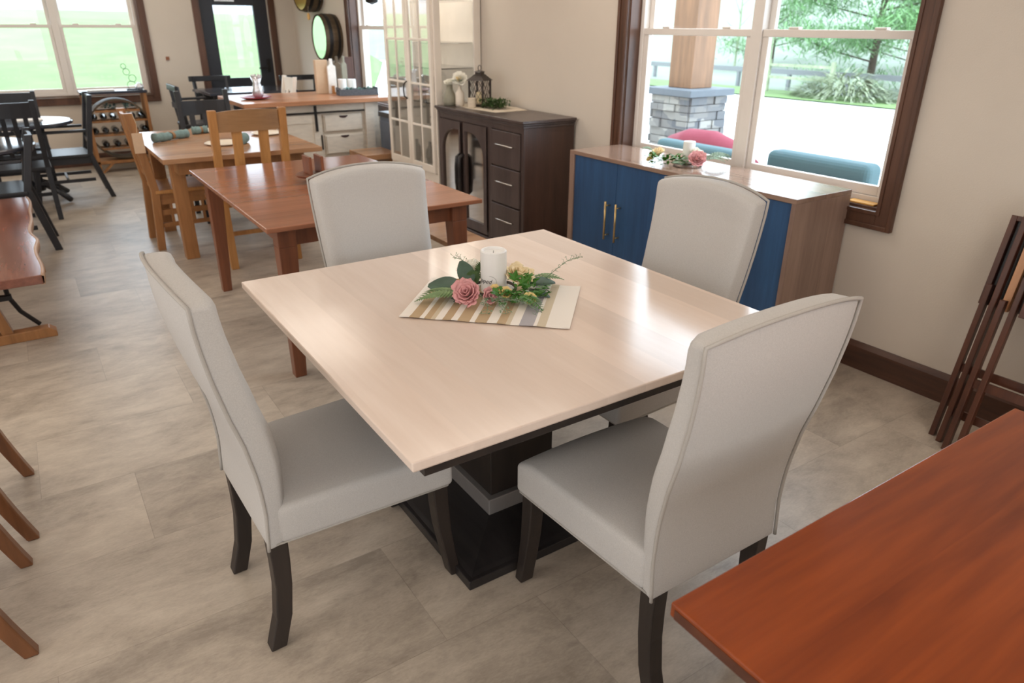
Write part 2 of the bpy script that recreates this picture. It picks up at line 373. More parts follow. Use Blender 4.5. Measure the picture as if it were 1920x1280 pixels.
def dup(o, label, loc, rz, group=None):
    c = copy_tree(o); c.location = loc; c.rotation_euler = (0, 0, rz); c['label'] = label
    if group: c['group'] = group
    return c
def struct(o): o['kind'] = 'structure'; return o

# ------------------------------------------------------------------ room shell
WX, YB = 3.25, 10.1          # right wall plane, far wall plane
ZS, ZT, CE = .79, 2.28, 2.75  # window sill, window head, ceiling
struct(MB().add([(-5, -3, 0), (WX+.2, -3, 0), (WX+.2, YB+.35, 0), (-5, YB+.35, 0)], [(0, 1, 2, 3)]).build('floor', 'floor'))
struct(B(-5, WX+.2, -3, YB+.35, CE, CE+.1).build('ceiling', 'ceil'))
# right wall with two window openings
W2 = (1.79, 3.60); W3 = (6.25, 8.14)
mb = MB()
for y0, y1 in ((-3, W2[0]), (W2[1], W3[0]), (W3[1], YB+.35)): mb.box(WX, WX+.2, y0, y1, 0, CE)
for y0, y1 in (W2, W3): mb.box(WX, WX+.2, y0, y1, 0, ZS).box(WX, WX+.2, y0, y1, ZT, CE)
struct(mb.build('wall_right', 'wall'))
W1 = (-.32, 1.40); DX = (2.10, 2.93)
mb = MB()
for x0, x1 in ((-5, W1[0]), (W1[1], DX[0]), (DX[1], WX)): mb.box(x0, x1, YB, YB+.2, 0, CE)
mb.box(W1[0], W1[1], YB, YB+.2, 0, ZS-.02).box(W1[0], W1[1], YB, YB+.2, ZT, CE).box(DX[0], DX[1], YB, YB+.2, 2.1, CE)
struct(mb.build('wall_back', 'wall'))
struct(B(-5.2, -5, -3, YB+.35, 0, CE).build('wall_left', 'wall'))
struct(B(-5, WX+.2, -3.2, -3, 0, CE).build('wall_front', 'wall'))
# baseboards
bbp = [(0, 0), (-.018, 0), (-.018, .115), (-.012, .128), (-.006, .14), (0, .14)]
def bboard(name, a, b_, axis, pos, mat='trimh'):
    if axis == 'y': m_ = MB().prism([(pos+p[0], p[1]) for p in bbp], a, b_, 'y')
    else: m_ = MB().prism([(pos+p[0], p[1]) for p in bbp], a, b_, 'x')
    return struct(m_.build(name, mat))
bboard('baseboard_right', -3, YB, 'y', WX)
o = MB().prism([(YB+p[0], p[1]) for p in bbp], -5, 2.0, 'x').build('baseboard_back', 'trimh'); struct(o)

def window_x(idx, y0, y1, plane, sign):
    """window in the right wall (plane x=WX) with dark casing, dark reveal and a white double-hung pair"""
    t = struct(thing('window_%d' % idx, None, None, (WX, (y0+y1)/2, 0)))
    hw = (y1-y0)/2; cw = .085
    c = MB()
    c.box(-.02, 0, -hw-cw, -hw, ZS-cw, ZT+cw).box(-.02, 0, hw, hw+cw, ZS-cw, ZT+cw)
    c.box(-.02, 0, -hw, hw, ZS-cw, ZS).box(-.02, 0, -hw, hw, ZT, ZT+cw)
    c.box(-.028, -.02, -hw-cw, -hw-cw+.022, ZS-cw, ZT+cw).box(-.028, -.02, hw+cw-.022, hw+cw, ZS-cw, ZT+cw).box(-.028, -.02, -hw-cw+.022, hw+cw-.022, ZS-cw, ZS-cw+.022)
    c.box(-.026, -.02, -hw-.018, -hw, ZS-.018, ZT+.018).box(-.026, -.02, hw, hw+.018, ZS-.018, ZT+.018).box(-.026, -.02, -hw, hw, ZS-.018, ZS)
    c.build('window_casing', 'trim', t, bev=.004)
    r = MB().box(0, .09, -hw, -hw+.012, ZS, ZT).box(0, .09, hw-.012, hw, ZS, ZT).box(0, .09, -hw+.012, hw-.012, ZT-.012, ZT).box(0, .09, -hw+.012, hw-.012, ZS, ZS+.012)
    r.build('window_reveal', 'trim', t)
    f = MB(); fw = .05
    a, b = -hw+.012, hw-.012; z0, z1 = ZS+.012, ZT-.012
    f.box(.085, .17, a, a+.03, z0, z1).box(.085, .17, b-.03, b, z0, z1).box(.085, .17, a+.03, b-.03, z0, z0+.03).box(.085, .17, a+.03, b-.03, z1-.03, z1).box(.08, .168, -.035, .035, z0+.001, z1-.001)
    f.build('window_frame', 'vinyl', t, bev=.003)
    zm = 1.545
    for s0, s1 in ((a+.03, -.035), (.035, b-.03)):
        s_ = MB(); sw = .038
        s_.box(.095, .125, s0, s0+sw, z0+.03, zm+.018).box(.095, .125, s1-sw, s1, z0+.03, zm+.018).box(.096, .124, s0+sw, s1-sw, z0+.031, z0+.03+sw+.01).box(.09, .1245, s0+.001, s1-.001, zm-.017, zm+.02)
        s_.box(.13, .155, s0, s0+sw, zm-.018, z1-.03).box(.13, .155, s1-sw, s1, zm-.018, z1-.03).box(.131, .154, s0+sw, s1-sw, z1-.03-sw, z1-.031).box(.131, .154, s0+sw, s1-sw, zm-.017, zm+.018)
        sa = s_.build('sash', 'vinyl', t, bev=.003)
        for q in (.22, .78):
            y = s0+(s1-s0)*q
            MB().box(.092, .125, y-.03, y+.03, zm+.02, zm+.032).build('sash_lock', 'vinyl', sa, bev=.004)
        MB().box(.108, .112, s0+sw, s1-sw, z0+.03+sw, zm-.018).build('pane', 'pane', t)
        MB().box(.141, .145, s0+sw, s1-sw, zm+.018, z1-.03-sw).build('pane', 'pane', t)
    return t
window_x(2, W2[0], W2[1], WX, 1)
window_x(3, W3[0], W3[1], WX, 1)
# far window: same family, facing +y
def window_y(idx, x0, x1):
    src = window_x(idx, x0, x1, 0, 1)
    src.location = ((x0+x1)/2, YB, 0); src.rotation_euler = (0, 0, PI/2)
    return src
window_y(1, W1[0], W1[1])
window_y(4, W1[0]-1.95, W1[1]-1.95-.0)
# door
d = struct(thing('door_1', None, None, ((DX[0]+DX[1])/2, YB, 0)))
hw = (DX[1]-DX[0])/2
MB().box(-hw-.085, -hw, -.02, 0, 0, 2.19).box(hw, hw+.085, -.02, 0, 0, 2.19).box(-hw, hw, -.02, 0, 2.1, 2.19).build('door_casing', 'trim', d, bev=.004)
MB().box(-hw+.0, -.245, .05, .095, 0.005, 2.1).box(.245, hw, .05, .095, 0.005, 2.1).box(-.245, .245, .05, .095, 0.005, .94).box(-.245, .245, .05, .095, 1.79, 2.1).build('door_leaf', 'door', d, bev=.003)
MB().box(-.245, .245, .07, .076, .94, 1.79).build('pane', 'pane', d)
MB().box(-.22, .02, .035, .05, 1.83, 1.865).build('door_closer_plate', 'chrome', d, bev=.003)
MB().box(hw-.09, hw-.05, .02, .05, 1.0, 1.16).bar((hw-.07, .01, 1.05), (hw-.2, .01, 1.05), .02, .02).build('door_handle', 'iron', d, bev=.003)
MB().box(1.62, 1.66, YB-.012, YB, 1.17, 1.21).build('thermostat', 'brown')
tag(bpy.data.objects['thermostat'], 'small round-edged brown switch plate on the cream wall between far window and door', 'switch')

# ------------------------------------------------------------------ upholstered dining chairs (face +x, origin under the middle of the rear edge)
def lerp_tab(tab, z):
    if z <= tab[0][0]: return tab[0][1]
    for (a, va), (b, vb) in zip(tab, tab[1:]):
        if z <= b:
            t = (z-a)/(b-a); return va+(vb-va)*t
    return tab[-1][1]
REAR = [(.345, 0), (.457, .007), (.52, .004), (.572, -.001), (.669, -.018), (.749, -.040), (.851, -.062), (.932, -.075), (.984, -.081), (1.042, -.084), (1.11, -.085)]
THK = [(.345, .055), (.46, .058), (.6, .075), (.7, .08), (.8, .08), (.93, .074), (1.02, .07), (1.11, .066)]
HWD = [(.345, .222), (.5, .222), (.7, .226), (.9, .236), (1.03, .243), (1.11, .244)]
def upholstered_chair():
    t = thing('upholstered_chair', 'x', 'chair', (0, 0, 0), 0, 'upholstered chairs round the square table')
    NZ, NV = 26, 12
    zb = .345
    def ztop(v): return 1.035+.032*(1-abs(v)**2.2)
    def pt(tt, v, side, shrink=0, lift=0):
        z = zb+(ztop(v)-zb)*tt
        hw_ = lerp_tab(HWD, z); rx = lerp_tab(REAR, z); th = lerp_tab(THK, z)
        if side == 0: x = rx
        else:
            edge = max(0, abs(v)-.8)/.2
            x = rx+th*(1-.28*edge**2)*(1-shrink)
        x -= .026*(1-v*v)*max(0, min(1, (z-.5)/.45))
        vv = v
        if side == 1 and abs(v) > .999: vv = v*.97
        return (x, vv*hw_, z+lift)
    mb = MB(); rings = []
    levels = [(i/NZ, 0, 0) for i in range(NZ+1)]
    levels[-1] = (1, .20, -.002); levels.insert(-1, (.985, .06, 0))
    for (tt, shr, lift) in levels:
        ring = [pt(tt, -1+2*k/NV, 0, 0, 0 if tt < 1 else 0) for k in range(NV+1)]+[pt(tt, 1-2*k/NV, 1, shr, lift) for k in range(NV+1)]
        rings.append(ring)
    n = len(rings[0]); vs = [p for r in rings for p in r]; fs = []
    for i in range(len(rings)-1):
        for k in range(n): fs.append((i*n+k, i*n+(k+1) % n, (i+1)*n+(k+1) % n, (i+1)*n+k))
    top = (len(rings)-1)*n
    for k in range(NV): fs.append((top+k, top+k+1, top+n-2-k, top+n-1-k))
    for k in range(NV): fs.append((k+1, k, n-1-k, n-2-k))
    mb.add(vs, fs)
    back = mb.build('backrest', 'fabric', t, bev=.009, smooth=True, seg=3)
    # piping round the rear panel
    pts = [pt(i/NZ, -1, 0) for i in range(NZ+1)]+[pt(1, -1+2*k/NV, 0) for k in range(1, NV)]+[pt(1-i/NZ, 1, 0) for i in range(NZ+1)]
    pts = [(p[0]-.002, p[1]*1.008, p[2]+.002) for p in pts]
    MB().tube(pts, .0046, 8).build('piping', 'piping', back, smooth=True)
    # seat
    L_, F0, F1 = .535, .222, .248
    seat = MB(); NS = 10; rows = []
    for i in range(NS+1):
        u = i/NS; x = .03+(L_-.03)*u; hwid = F0+(F1-F0)*u
        row = []
        for k in range(9):
            v = -1+2*k/8; z = .462+.022*(1-v*v)*(1-(2*u-1)**4*.6)-(.018*max(0, (u-.85)/.15)**2)
            row.append((x, v*hwid, z))
        rows.append(row)
    vs = []; 
    for r in rows: vs += r
    m0 = len(vs)
    for r in rows: vs += [(p[0], p[1], .349) for p in r]
    fs = []
    for i in range(NS):
        for k in range(8):
            a = i*9+k; fs.append((a, a+1, a+10, a+9)); fs.append((m0+a+9, m0+a+10, m0+a+1, m0+a))
    for i in range(NS):
        for k in (0, 8):
            a = i*9+k; fs.append((a, a+9, m0+a+9, m0+a))
    for k in range(8):
        fs.append((k, k+1, m0+k+1, m0+k)); a = NS*9+k; fs.append((a, a+1, m0+a+1, m0+a))
    seat.add(vs, fs); st = seat.build('seat', 'fabric', t, bev=.017, smooth=True, seg=4)
    bp = [(.02, -F0+.004, .354), (L_-.02, -F1+.004, .354), (L_-.005, -F1+.02, .354), (L_-.005, F1-.02, .354), (L_-.02, F1-.004, .354), (.02, F0-.004, .354)]
    MB().tube(bp, .003, 6).build('piping', 'piping', st, smooth=True)
    def leg(poly, y0, y1): MB().prism(poly, y0, y1, 'y').build('leg', 'ebony', t, bev=.004)
    for s in (-1, 1):
        ys = sorted((s*.206, s*.162))
        # rear leg: gentle sweep backwards
        outer = [(.002, .356), (.004, .28), (.003, .2), (-.008, .1), (-.036, 0)]; inner = [(.008, 0), (.036, .1), (.048, .2), (.052, .28), (.053, .356)]
        leg(outer+inner, *ys)
        ys = sorted((s*.232, s*.186))
        outer = [(L_-.062, .356), (L_-.058, .28), (L_-.05, .2), (L_-.032, .1), (L_-.012, 0)]; inner = [(L_+.022, 0), (L_+.006, .09), (L_-.006, .18), (L_-.012, .28), (L_-.014, .356)]
        leg(outer+inner, *ys)
    return t
ch = upholstered_chair()
ch.location = (.276, 1.764, 0); ch.rotation_euler = (0, 0, .03); ch['label'] = 'pale upholstered chair at the left side of the square table, its back in profile'
dup(ch, 'pale upholstered chair nearest us, its piped rear panel turned towards us', (1.20, .878, 0), PI/2)
dup(ch, 'pale upholstered chair between the square table and the brown table', (1.105, 2.635, 0), -PI/2)
dup(ch, 'pale upholstered chair between the square table and the navy credenza', (1.965, 1.76, 0), PI)

# ------------------------------------------------------------------ square pedestal table
T = thing('square_dining_table', 'square whitewashed plank table on a black pedestal with flared base', 'table', (1.15, 1.79, 0))
tp = MB()
hx, hy = .645, .665
tp.box(-hx, hx, -hy, hy, .742, .765)
tp.taper((0, 0, .735), (2*hx-.02, 2*hy-.02), (0, 0, .742), (2*hx, 2*hy))
tp.build('tabletop', 'maple', T, bev=.003)
MB().box(-hx+.045, hx-.045, -hy+.04, hy-.04, .692, .735).build('under_frame', 'ebony', T, bev=.002)
MB().box(-.125, .125, -.125, .125, .145, .694).build('pedestal_column', 'ebony', T, bev=.003)
MB().box(-.145, .145, -.145, .145, .085, .145).build('pedestal_band', 'band', T, bev=.003)
fl = MB(); pr_ = [(.15, .085), (.17, .079), (.20, .071), (.235, .06), (.27, .049), (.30, .04), (.315, .034)]
vs = []; fs = []
for h_, z in pr_: vs += [(-h_, -h_, z), (h_, -h_, z), (h_, h_, z), (-h_, h_, z)]
for i in range(len(pr_)-1):
    for k in range(4): fs.append((4*i+k, 4*i+(k+1) % 4, 4*i+4+(k+1) % 4, 4*i+4+k))
fs += [(0, 1, 2, 3), tuple(4*(len(pr_)-1)+k for k in (3, 2, 1, 0))]
fl.add(vs, fs); fl.build('flared_foot', 'blackbase', T)
MB().box(-.33, .33, -.33, .33, 0, .034).build('plinth', 'blackbase', T, bev=.003)

# placemat and centrepiece
pm = MB(); nx, ny = 26, 12; vs = []; fs = []
for i in range(nx+1):
    for j in range(ny+1):
        x = -.26+.52*i/nx; y = -.185+.37*j/ny
        e = max(0, abs(y)/.185-.93)/.07
        vs.append((x, y, .0035+.0012*math.sin(x*50)*e+.0012*e))
for i in range(nx):
    for j in range(ny):
        a = i*(ny+1)+j; fs.append((a, a+ny+1, a+ny+2, a+1))
pmat = pm.add(vs, fs).build('striped_placemat', 'stripe', None, solid=.0024)
pmat.location = (1.137, 1.812, .7655); pmat.rotation_euler = (0, 0, math.radians(-43.5))
tag(pmat, 'tan, grey and white striped cloth mat lying askew on the square table', 'placemat')

def text_mesh(body, size):
    cu = bpy.data.curves.new('lettering', 'FONT'); cu.body = body; cu.size = size; cu.shear = .35; cu.extrude = .0003
    o = bpy.data.objects.new('lettering_tmp', cu); C.objects.link(o)
    dg = bpy.context.evaluated_depsgraph_get(); me = bpy.data.meshes.new_from_object(o.evaluated_get(dg))
    bpy.data.objects.remove(o); return me
def pillar_candle(loc, r, h, label, text=True, face=0):
    t = thing('pillar_candle', label, 'candle', loc, face)
    MB().lathe([(r-.002, 0), (r, .003), (r, h-.003), (r-.003, h), (r-.007, h-.001), (r-.010, h-.008), (.003, h-.011)], n=48).build('wax_body', 'candle', t, smooth=False, bev=.0008)
    MB().tube([(0, 0, h-.012), (.001, 0, h-.003)], .0009, 6).build('wick', 'ink', t)
    if text:
        me = text_mesh('ipped', .021); xs = [v.co.x for v in me.vertices]; x1 = max(xs)
        for v in me.vertices:
            a = (v.co.x-x1-.008)/r; rr = r+.0004+v.co.z
            v.co = Vector((rr*math.cos(a), rr*math.sin(a), v.co.y+h*.27))
        me.materials.clear(); me.materials.append(M['ink'])
        o = bpy.data.objects.new('lettering', me); C.objects.link(o); o.parent = t
        pts = []
        for k in range(-14, 15):
            q = PI*k/28*1.1; a = (-.022+.021*math.cos(q))/r+.15
            pts.append(((r+.0003)*math.cos(a), (r+.0003)*math.sin(a), h*.3+.021*math.sin(q)))
        MB().tube(pts, .0008, 5).build('printed_wreath', 'inkgrey', t)
    return t
pillar_candle((1.185, 1.895, .7695), .043, .142, 'white pillar candle with black script, amid flowers on the square table', True, math.atan2(-1.895, -1.185)+.1)

def rose(parent, c, R, mat, tilt=(0, 0, 1), name='rose', layers=4):
    """open rose of overlapping cupped petals"""
    mb = MB(); ax = Vector(tilt).normalized(); q = Vector((0, 0, 1)).rotation_difference(ax)
    for l in range(layers):
        f = (l+1)/layers; npet = 3+l*2
        for k in range(npet):
            a0 = 2*PI*k/npet+l*.7+rnd.uniform(-.15, .15); wdt = PI/npet*1.45
            hgt = R*(.95-.35*f)+rnd.uniform(-.12, .12)*R; rad = R*f*rnd.uniform(.88, 1.12); wob = rnd.uniform(0, 6); wdt *= rnd.uniform(.8, 1.15)
            vs = []; fs = []; nu, nv = 5, 5
            for i in range(nu+1):
                u = i/nu
                for j in range(nv+1):
                    v = -1+2*j/nv
                    aa = a0+v*wdt*(.35+.65*math.sin(u*PI*.62)); rr = rad*(.25+.75*u**(.75))*(1-.06*v*v)
                    rr += rad*.07*math.sin(v*5+wob)*u*u; rr += rad*.16*f*max(0, u-.75)*4
                    z = hgt*(u**1.3)*(1-.22*v*v)-R*.25*(f-.4)
                    vs.append(Vector(c)+q @ Vector((rr*math.cos(aa), rr*math.sin(aa), z)))
            for i in range(nu):
                for j in range(nv):
                    a = i*(nv+1)+j; fs.append((a, a+1, a+nv+2, a+nv+1))
            mb.add(vs, fs)
    return mb.build(name, mat, parent, smooth=True, solid=.0009)
def fern(mb, base, d, L, W, droop=.3, n=16, up=(0, 0, 1), lw=.35):
    base = Vector(base); d = Vector(d).normalized(); u = Vector(up); a = d.cross(u).normalized()
    pts = []
    for i in range(n+1):
        t = i/n; p = base+d*(L*t)+u*(L*.12*math.sin(PI*t)-droop*L*t*t)
        pts.append(p)
    mb.tube(pts, .0009, 4)
    for i in range(2, n+1):
        t = i/n; w_ = W*math.sin(PI*(.12+.85*t))
        for s in (-1, 1):
            mb.leaf(pts[i], a*s+d*.55, u, w_, w_*lw, .2, 3)
def wisp(mb, base, d, L, n=12, droop=.4, sz=.006):
    base = Vector(base); d = Vector(d).normalized(); u = Vector((0, 0, 1)); a = d.cross(u).normalized(); pts = []
    for i in range(n+1):
        t = i/n; pts.append(base+d*(L*t)+u*(L*.15*math.sin(PI*t)-droop*L*t*t)+a*(.01*math.sin(t*5)))
    mb.tube(pts, .0007, 4)
    for i in range(1, n+1):
        for s in (-1, 1):
            q = pts[i]+a*s*rnd.uniform(.006, .014)+u*rnd.uniform(-.002, .006)+d*rnd.uniform(0, .01)
            mb.tube([pts[i], q], .0005, 3)
            for _ in range(2): mb.leaf(q, Vector((rnd.uniform(-1, 1), rnd.uniform(-1, 1), rnd.uniform(-.2, .8))), u+Vector((.1, .2, 0)), sz*rnd.uniform(.8, 1.5), sz*.7, .1, 2)
def ivy(mb, c, d, sz, up=(0, 0, 1)):
    c = Vector(c); d = Vector(d).normalized(); u = Vector(up).normalized(); a = d.cross(u).normalized(); u = a.cross(d)
    prof = [(0, 0), (-.15, .35), (-.55, .2), (-.3, .55), (-.62, .8), (-.2, .8), (0, 1.25), (.2, .8), (.62, .8), (.3, .55), (.55, .2), (.15, .35)]
    ctr = c+d*(sz*.45)+u*.004
    vs = [ctr]+[c+a*(x*sz)+d*(y*sz)-u*(abs(x)*sz*.25) for x, y in prof]; n = len(prof)
    mb.add(vs, [(0, 1+i, 1+(i+1) % n) for i in range(n)])
def centrepiece(loc, rz, label, small=False):
    t = thing('floral_candle_ring', label, 'flowers', loc, rz)
    # local frame: +x right in view, -y toward the viewer
    ring = MB(); pts = [(.058*math.cos(a), .058*math.sin(a), .008) for a in [2*PI*k/24 for k in range(24)]]
    ring.tube(pts, .004, 6, closed=True); ring.build('twig_ring', 'trunk', t)
    if not small:
        rose(t, (-.066, -.10, .027), .033, 'pink', (-.25, -.7, .75), 'pink_rose', 5)
        m_ = MB()
        for k in range(5):
            a = -.6+k*.5
        rose(t, (-.012, -.098, .02), .018, 'pink', (.4, -.8, .5), 'rose_bud', 3)
        rose(t, (.065, .002, .035), .036, 'cream', (.3, -.35, 1), 'cream_rose', 5)
        rose(t, (-.055, .062, .035), .034, 'white_petal', (-.2, .1, 1), 'white_rose', 5)
        for c_ in ((.005, -.066, .022), (-.095, -.01, .02), (.09, -.098, .012), (.028, -.075, .02)):
            rose(t, c_, .015, 'yellow', (rnd.uniform(-.4, .4), -.6, .8), 'small_cream_flower', 3)
        for b_, d_, L_, W_, up_ in (((-.075, -.035, .015), (-1, .12, .28), .095, .062, (0, -.5, 1)), ((-.06, -.02, .02), (-.35, .3, 1), .07, .045, (.2, -1, .2)), ((-.05, -.05, .01), (-1, -.35, .0), .075, .04, (0, 0, 1)),
                                    ((.085, -.01, .02), (1, .05, .25), .075, .04, (0, -.3, 1)), ((.09, -.03, .012), (1, -.5, .05), .06, .03, (0, 0, 1))):
            MB().leaf(b_, d_, up_, L_, W_, .25, 8, .18).build('eucalyptus_leaf', 'leafd', t, smooth=True, solid=.0006)
        m_ = MB()
        for k in range(26):
            a = rnd.uniform(-1.75, .1); r = rnd.uniform(.05, .105)
            ivy(m_, (r*math.cos(a)+.02, r*math.sin(a), rnd.uniform(.008, .045)), (math.cos(a+rnd.uniform(-1, 1)), math.sin(a+rnd.uniform(-1, 1)), rnd.uniform(-.2, .6)), rnd.uniform(.018, .028), (rnd.uniform(-.3, .3), -.4, 1))
        ivy(m_, (.05, -.035, .03), (.2, -.1, 1), .034, (0, -1, .3)); ivy(m_, (.06, -.04, .025), (1, -.2, .8), .034, (0, -1, .5)); ivy(m_, (.045, -.07, .015), (-.2, -.7, .5), .03, (0, -.4, 1))
        m_.build('ivy_sprig', 'leafg', t, solid=.0005)
        m_ = MB()
        for k in range(130):
            a = rnd.uniform(-1.8, -.3); r = rnd.uniform(.055, .125)
            m_.leaf((r*math.cos(a)+.03, r*math.sin(a), rnd.uniform(.005, .028)), (rnd.uniform(-1, 1), rnd.uniform(-1, .3), rnd.uniform(0, .7)), (0, 0, 1), rnd.uniform(.010, .018), .009, .2, 3)
        m_.build('boxwood_sprig', 'leafg', t, solid=.0004)
        m_ = MB(); fern(m_, (-.055, -.065, .012), (-1, -.18, .08), .145, .04, .12, 18); m_.build('fern_frond', 'fern', t, solid=.0003)
        m_ = MB(); fern(m_, (.05, -.08, .014), (.75, -.75, .05), .10, .026, .2, 14); m_.build('fern_frond', 'leafg', t, solid=.0003)
        m_ = MB(); fern(m_, (-.04, .015, .02), (.25, .1, 1), .06, .02, .1, 12, (0, -1, .2)); fern(m_, (-.035, .02, .015), (.7, .2, .8), .05, .02, .1, 12, (0, -1, .2)); fern(m_, (-.05, .0, .012), (-.1, -.2, 1), .05, .02, .1, 12, (0, -1, .2)); m_.build('fern_frond', 'moss', t, solid=.0003)
        m_ = MB(); fern(m_, (.08, .03, .015), (1, .1, .1), .11, .028, .1, 14); m_.build('fern_frond', 'fern', t, solid=.0003)
        for a_ in (((.01, -.10, .015), (.1, -1, 0), .075, 10, .15), ((-.005, -.10, .015), (-.35, -1, 0), .07, 9, .15), ((.02, -.105, .012), (.9, -.7, 0), .10, 12, .1), ((.12, .02, .015), (1, .35, .35), .13, 12, -.1, .004), ((-.07, .05, .03), (-.5, .3, .9), .06, 8, .1, .004)):
            m_ = MB(); wisp(m_, *a_); m_.build('wispy_sprig', 'sprig', t, solid=.0003)
    else:
        rose(t, (.035, -.075, .03), .034, 'pink', (.1, -.7, .7), 'pink_rose', 5)
        rose(t, (.03, -.02, .045), .03, 'white_petal', (.3, -.2, 1), 'white_rose', 4)
        rose(t, (-.13, .0, .035), .03, 'cream', (-.4, -.3, 1), 'cream_rose', 4)
        rose(t, (-.16, -.03, .018), .014, 'yellow', (-.4, -.6, .8), 'small_cream_flower', 3)
        m_ = MB()
        for k in range(110):
            m_.leaf((rnd.uniform(-.17, .0), rnd.uniform(-.09, -.02), rnd.uniform(.005, .04)), (rnd.uniform(-1, 1), rnd.uniform(-1, .3), rnd.uniform(0, .9)), (0, 0, 1), rnd.uniform(.015, .03), .014, .2, 3)
        m_.build('boxwood_sprig', 'leafg', t, solid=.0004)
        m_ = MB()
        for k in range(5): fern(m_, (.06, -.03+.012*k, .02), (1, -.3+.2*k, .25), .10+.01*k, .03, .2, 12)
        fern(m_, (-.06, -.06, .015), (.5, -.8, .1), .07, .03, .1, 10); fern(m_, (-.14, .0, .03), (-.8, .3, .6), .08, .03, .3, 10)
        m_.build('fern_frond', 'sprig', t, solid=.0004)
    return t
vd = math.atan2(1.87, 1.15)-PI/2      # turn so that -y points at where visitors stand
cp = centrepiece((1.185, 1.895, .7695), vd, 'ring of pink and cream silk roses with eucalyptus on the square table', False)
cp.scale = (1.27, 1.27, 1.27)

# ------------------------------------------------------------------ orange table, lower right
t = thing('cherry_table', 'glossy reddish cherry table cropped at the lower right corner', 'table', (.672, .563, 0))
MB().box(0, 1.12, -1.5, 0, .737, .765).build('tabletop', 'cherry', t, bev=.003)
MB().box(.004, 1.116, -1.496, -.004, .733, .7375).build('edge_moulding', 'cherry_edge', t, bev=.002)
MB().box(-.001, .001, -1.49, -.01, .7385, .757).build('shaded_edge_strip', 'cherry_edge', t)  # dark strip on the left edge: grain tone and shade put into the colour
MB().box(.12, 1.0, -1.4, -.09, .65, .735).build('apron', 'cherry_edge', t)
for x, y in ((.12, -.17), (.93, -.17), (.12, -1.4), (.93, -1.4)):
    MB().box(x, x+.08, y, y+.08, 0, .735).build('leg', 'cherry', t, bev=.004)

# ------------------------------------------------------------------ brown four-leg table behind
def leg_table(name, label, loc, sx, sy, h, th, top, legm, inset, lw, lw2, apron_h, group=None, bev=.004):
    t = thing(name, label, 'table', loc)
    MB().box(0, sx, 0, sy, h-th, h).build('tabletop', top, t, bev=bev)
    i = inset; a = lw*.3
    ap = MB().box(i+lw, sx-i-lw, i+a, i+a+.02, h-th-apron_h, h-th).box(i+lw, sx-i-lw, sy-i-a-.02, sy-i-a, h-th-apron_h, h-th)
    ap.box(i+a, i+a+.02, i+lw, sy-i-lw, h-th-apron_h, h-th).box(sx-i-a-.02, sx-i-a, i+lw, sy-i-lw, h-th-apron_h, h-th)
    ap.build('apron', legm, t)
    for x in (i+lw/2, sx-i-lw/2):
        for y in (i+lw/2, sy-i-lw/2):
            ox = (lw-lw2)/2*(1 if x < sx/2 else -1); oy = (lw-lw2)/2*(1 if y < sy/2 else -1)
            m_ = MB().taper((x-ox*-0, y, h-th-apron_h), (lw, lw), (x, y, h-th), (lw, lw)).taper((x-ox, y-oy, 0), (lw2, lw2), (x, y, h-th-apron_h), (lw, lw))
            m_.build('leg', legm, t, bev=.003)
    return t
leg_table('dining_table', 'brown cherry rectangular table right behind the far pale chair', (.775, 3.10, 0), 1.10, 1.63, .765, .022, 'brown', 'brownleg', .06, .085, .055, .09)
# round organiser with two upright slabs
t = thing('tabletop_organizer', 'small round wooden stand holding two upright slabs, on the brown table', 'organizer', (1.305, 3.98, .766))
MB().lathe([(.045, 0), (.05, .01), (.03, .022), (.03, .03)], n=24).build('foot', 'brownleg', t)
MB().lathe([(.085, .03), (.10, .034), (.105, .043), (.10, .048)], n=32).build('tray', 'brownleg', t, smooth=False)
MB().box(-.045, -.028, -.06, .06, .048, .145).build('upright_slab', 'brownleg', t, bev=.003)
MB().box(.022, .039, -.06, .06, .048, .145).build('upright_slab', 'brownleg', t, bev=.003)

# bench beside the brown table
t = thing('oak_bench', 'low honey oak bench standing between the brown table and the dark buffet', 'bench', (1.905, 2.95, 0))
MB().box(0, .235, 0, 1.4, .39, .42).build('bench_seat', 'oak', t, bev=.003)
for y in (.12, 1.22): MB().box(.03, .205, y, y+.05, 0, .39).build('leg', 'oakleg', t, bev=.003)
MB().box(.1, .14, .17, 1.22, .14, .2).build('stretcher', 'oakleg', t)
t = thing('oak_bench', 'short honey oak bench end showing beside the white glass cabinet and island', 'bench', (2.62, 6.44, 0))
MB().box(0, .34, 0, .42, .40, .45).build('bench_seat', 'oak', t, bev=.003)
for x in (.03, .26): MB().box(x, x+.05, .04, .38, 0, .40).build('leg', 'oakleg', t, bev=.003)

# ------------------------------------------------------------------ oak plank table
t = thing('plank_table', 'honey oak plank table set with plates and blue-green napkins', 'table', (.70, 5.17, 0))
MB().box(0, 1.07, 0, 1.5, .735, .768).build('tabletop', 'oak', t, bev=.003)
MB().box(.1, .97, .12, .15, .64, .735).box(.1, .97, 1.35, 1.38, .64, .735).box(.1, .13, .15, 1.35, .64, .735).box(.94, .97, .15, 1.35, .64, .735).build('apron', 'oakleg', t)
for x in (.08, .90):
    for y in (.30, 1.20): MB().box(x, x+.09, y, y+.09, 0, .735).build('leg', 'oakleg', t, bev=.003)
def plate(x, y, r, label, z=.7685):
    o = MB().lathe([(r*.6, 0), (r*.85, .004), (r, .012), (r-.004, .015), (r*.8, .007), (.01, .005)], n=32).build('dinner_plate', 'plate', None, smooth=True)
    o.location = (x, y, z); return tag(o, label, 'plate', 'plates on the oak plank table')
plate(1.62, 6.02, .125, 'cream plate at the right rear of the oak plank table')
plate(1.20, 5.66, .135, 'cream plate on the oak plank table behind the slat chair, near its napkin')
plate(1.28, 6.42, .12, 'cream plate at the far side of the oak plank table by the dark chair')
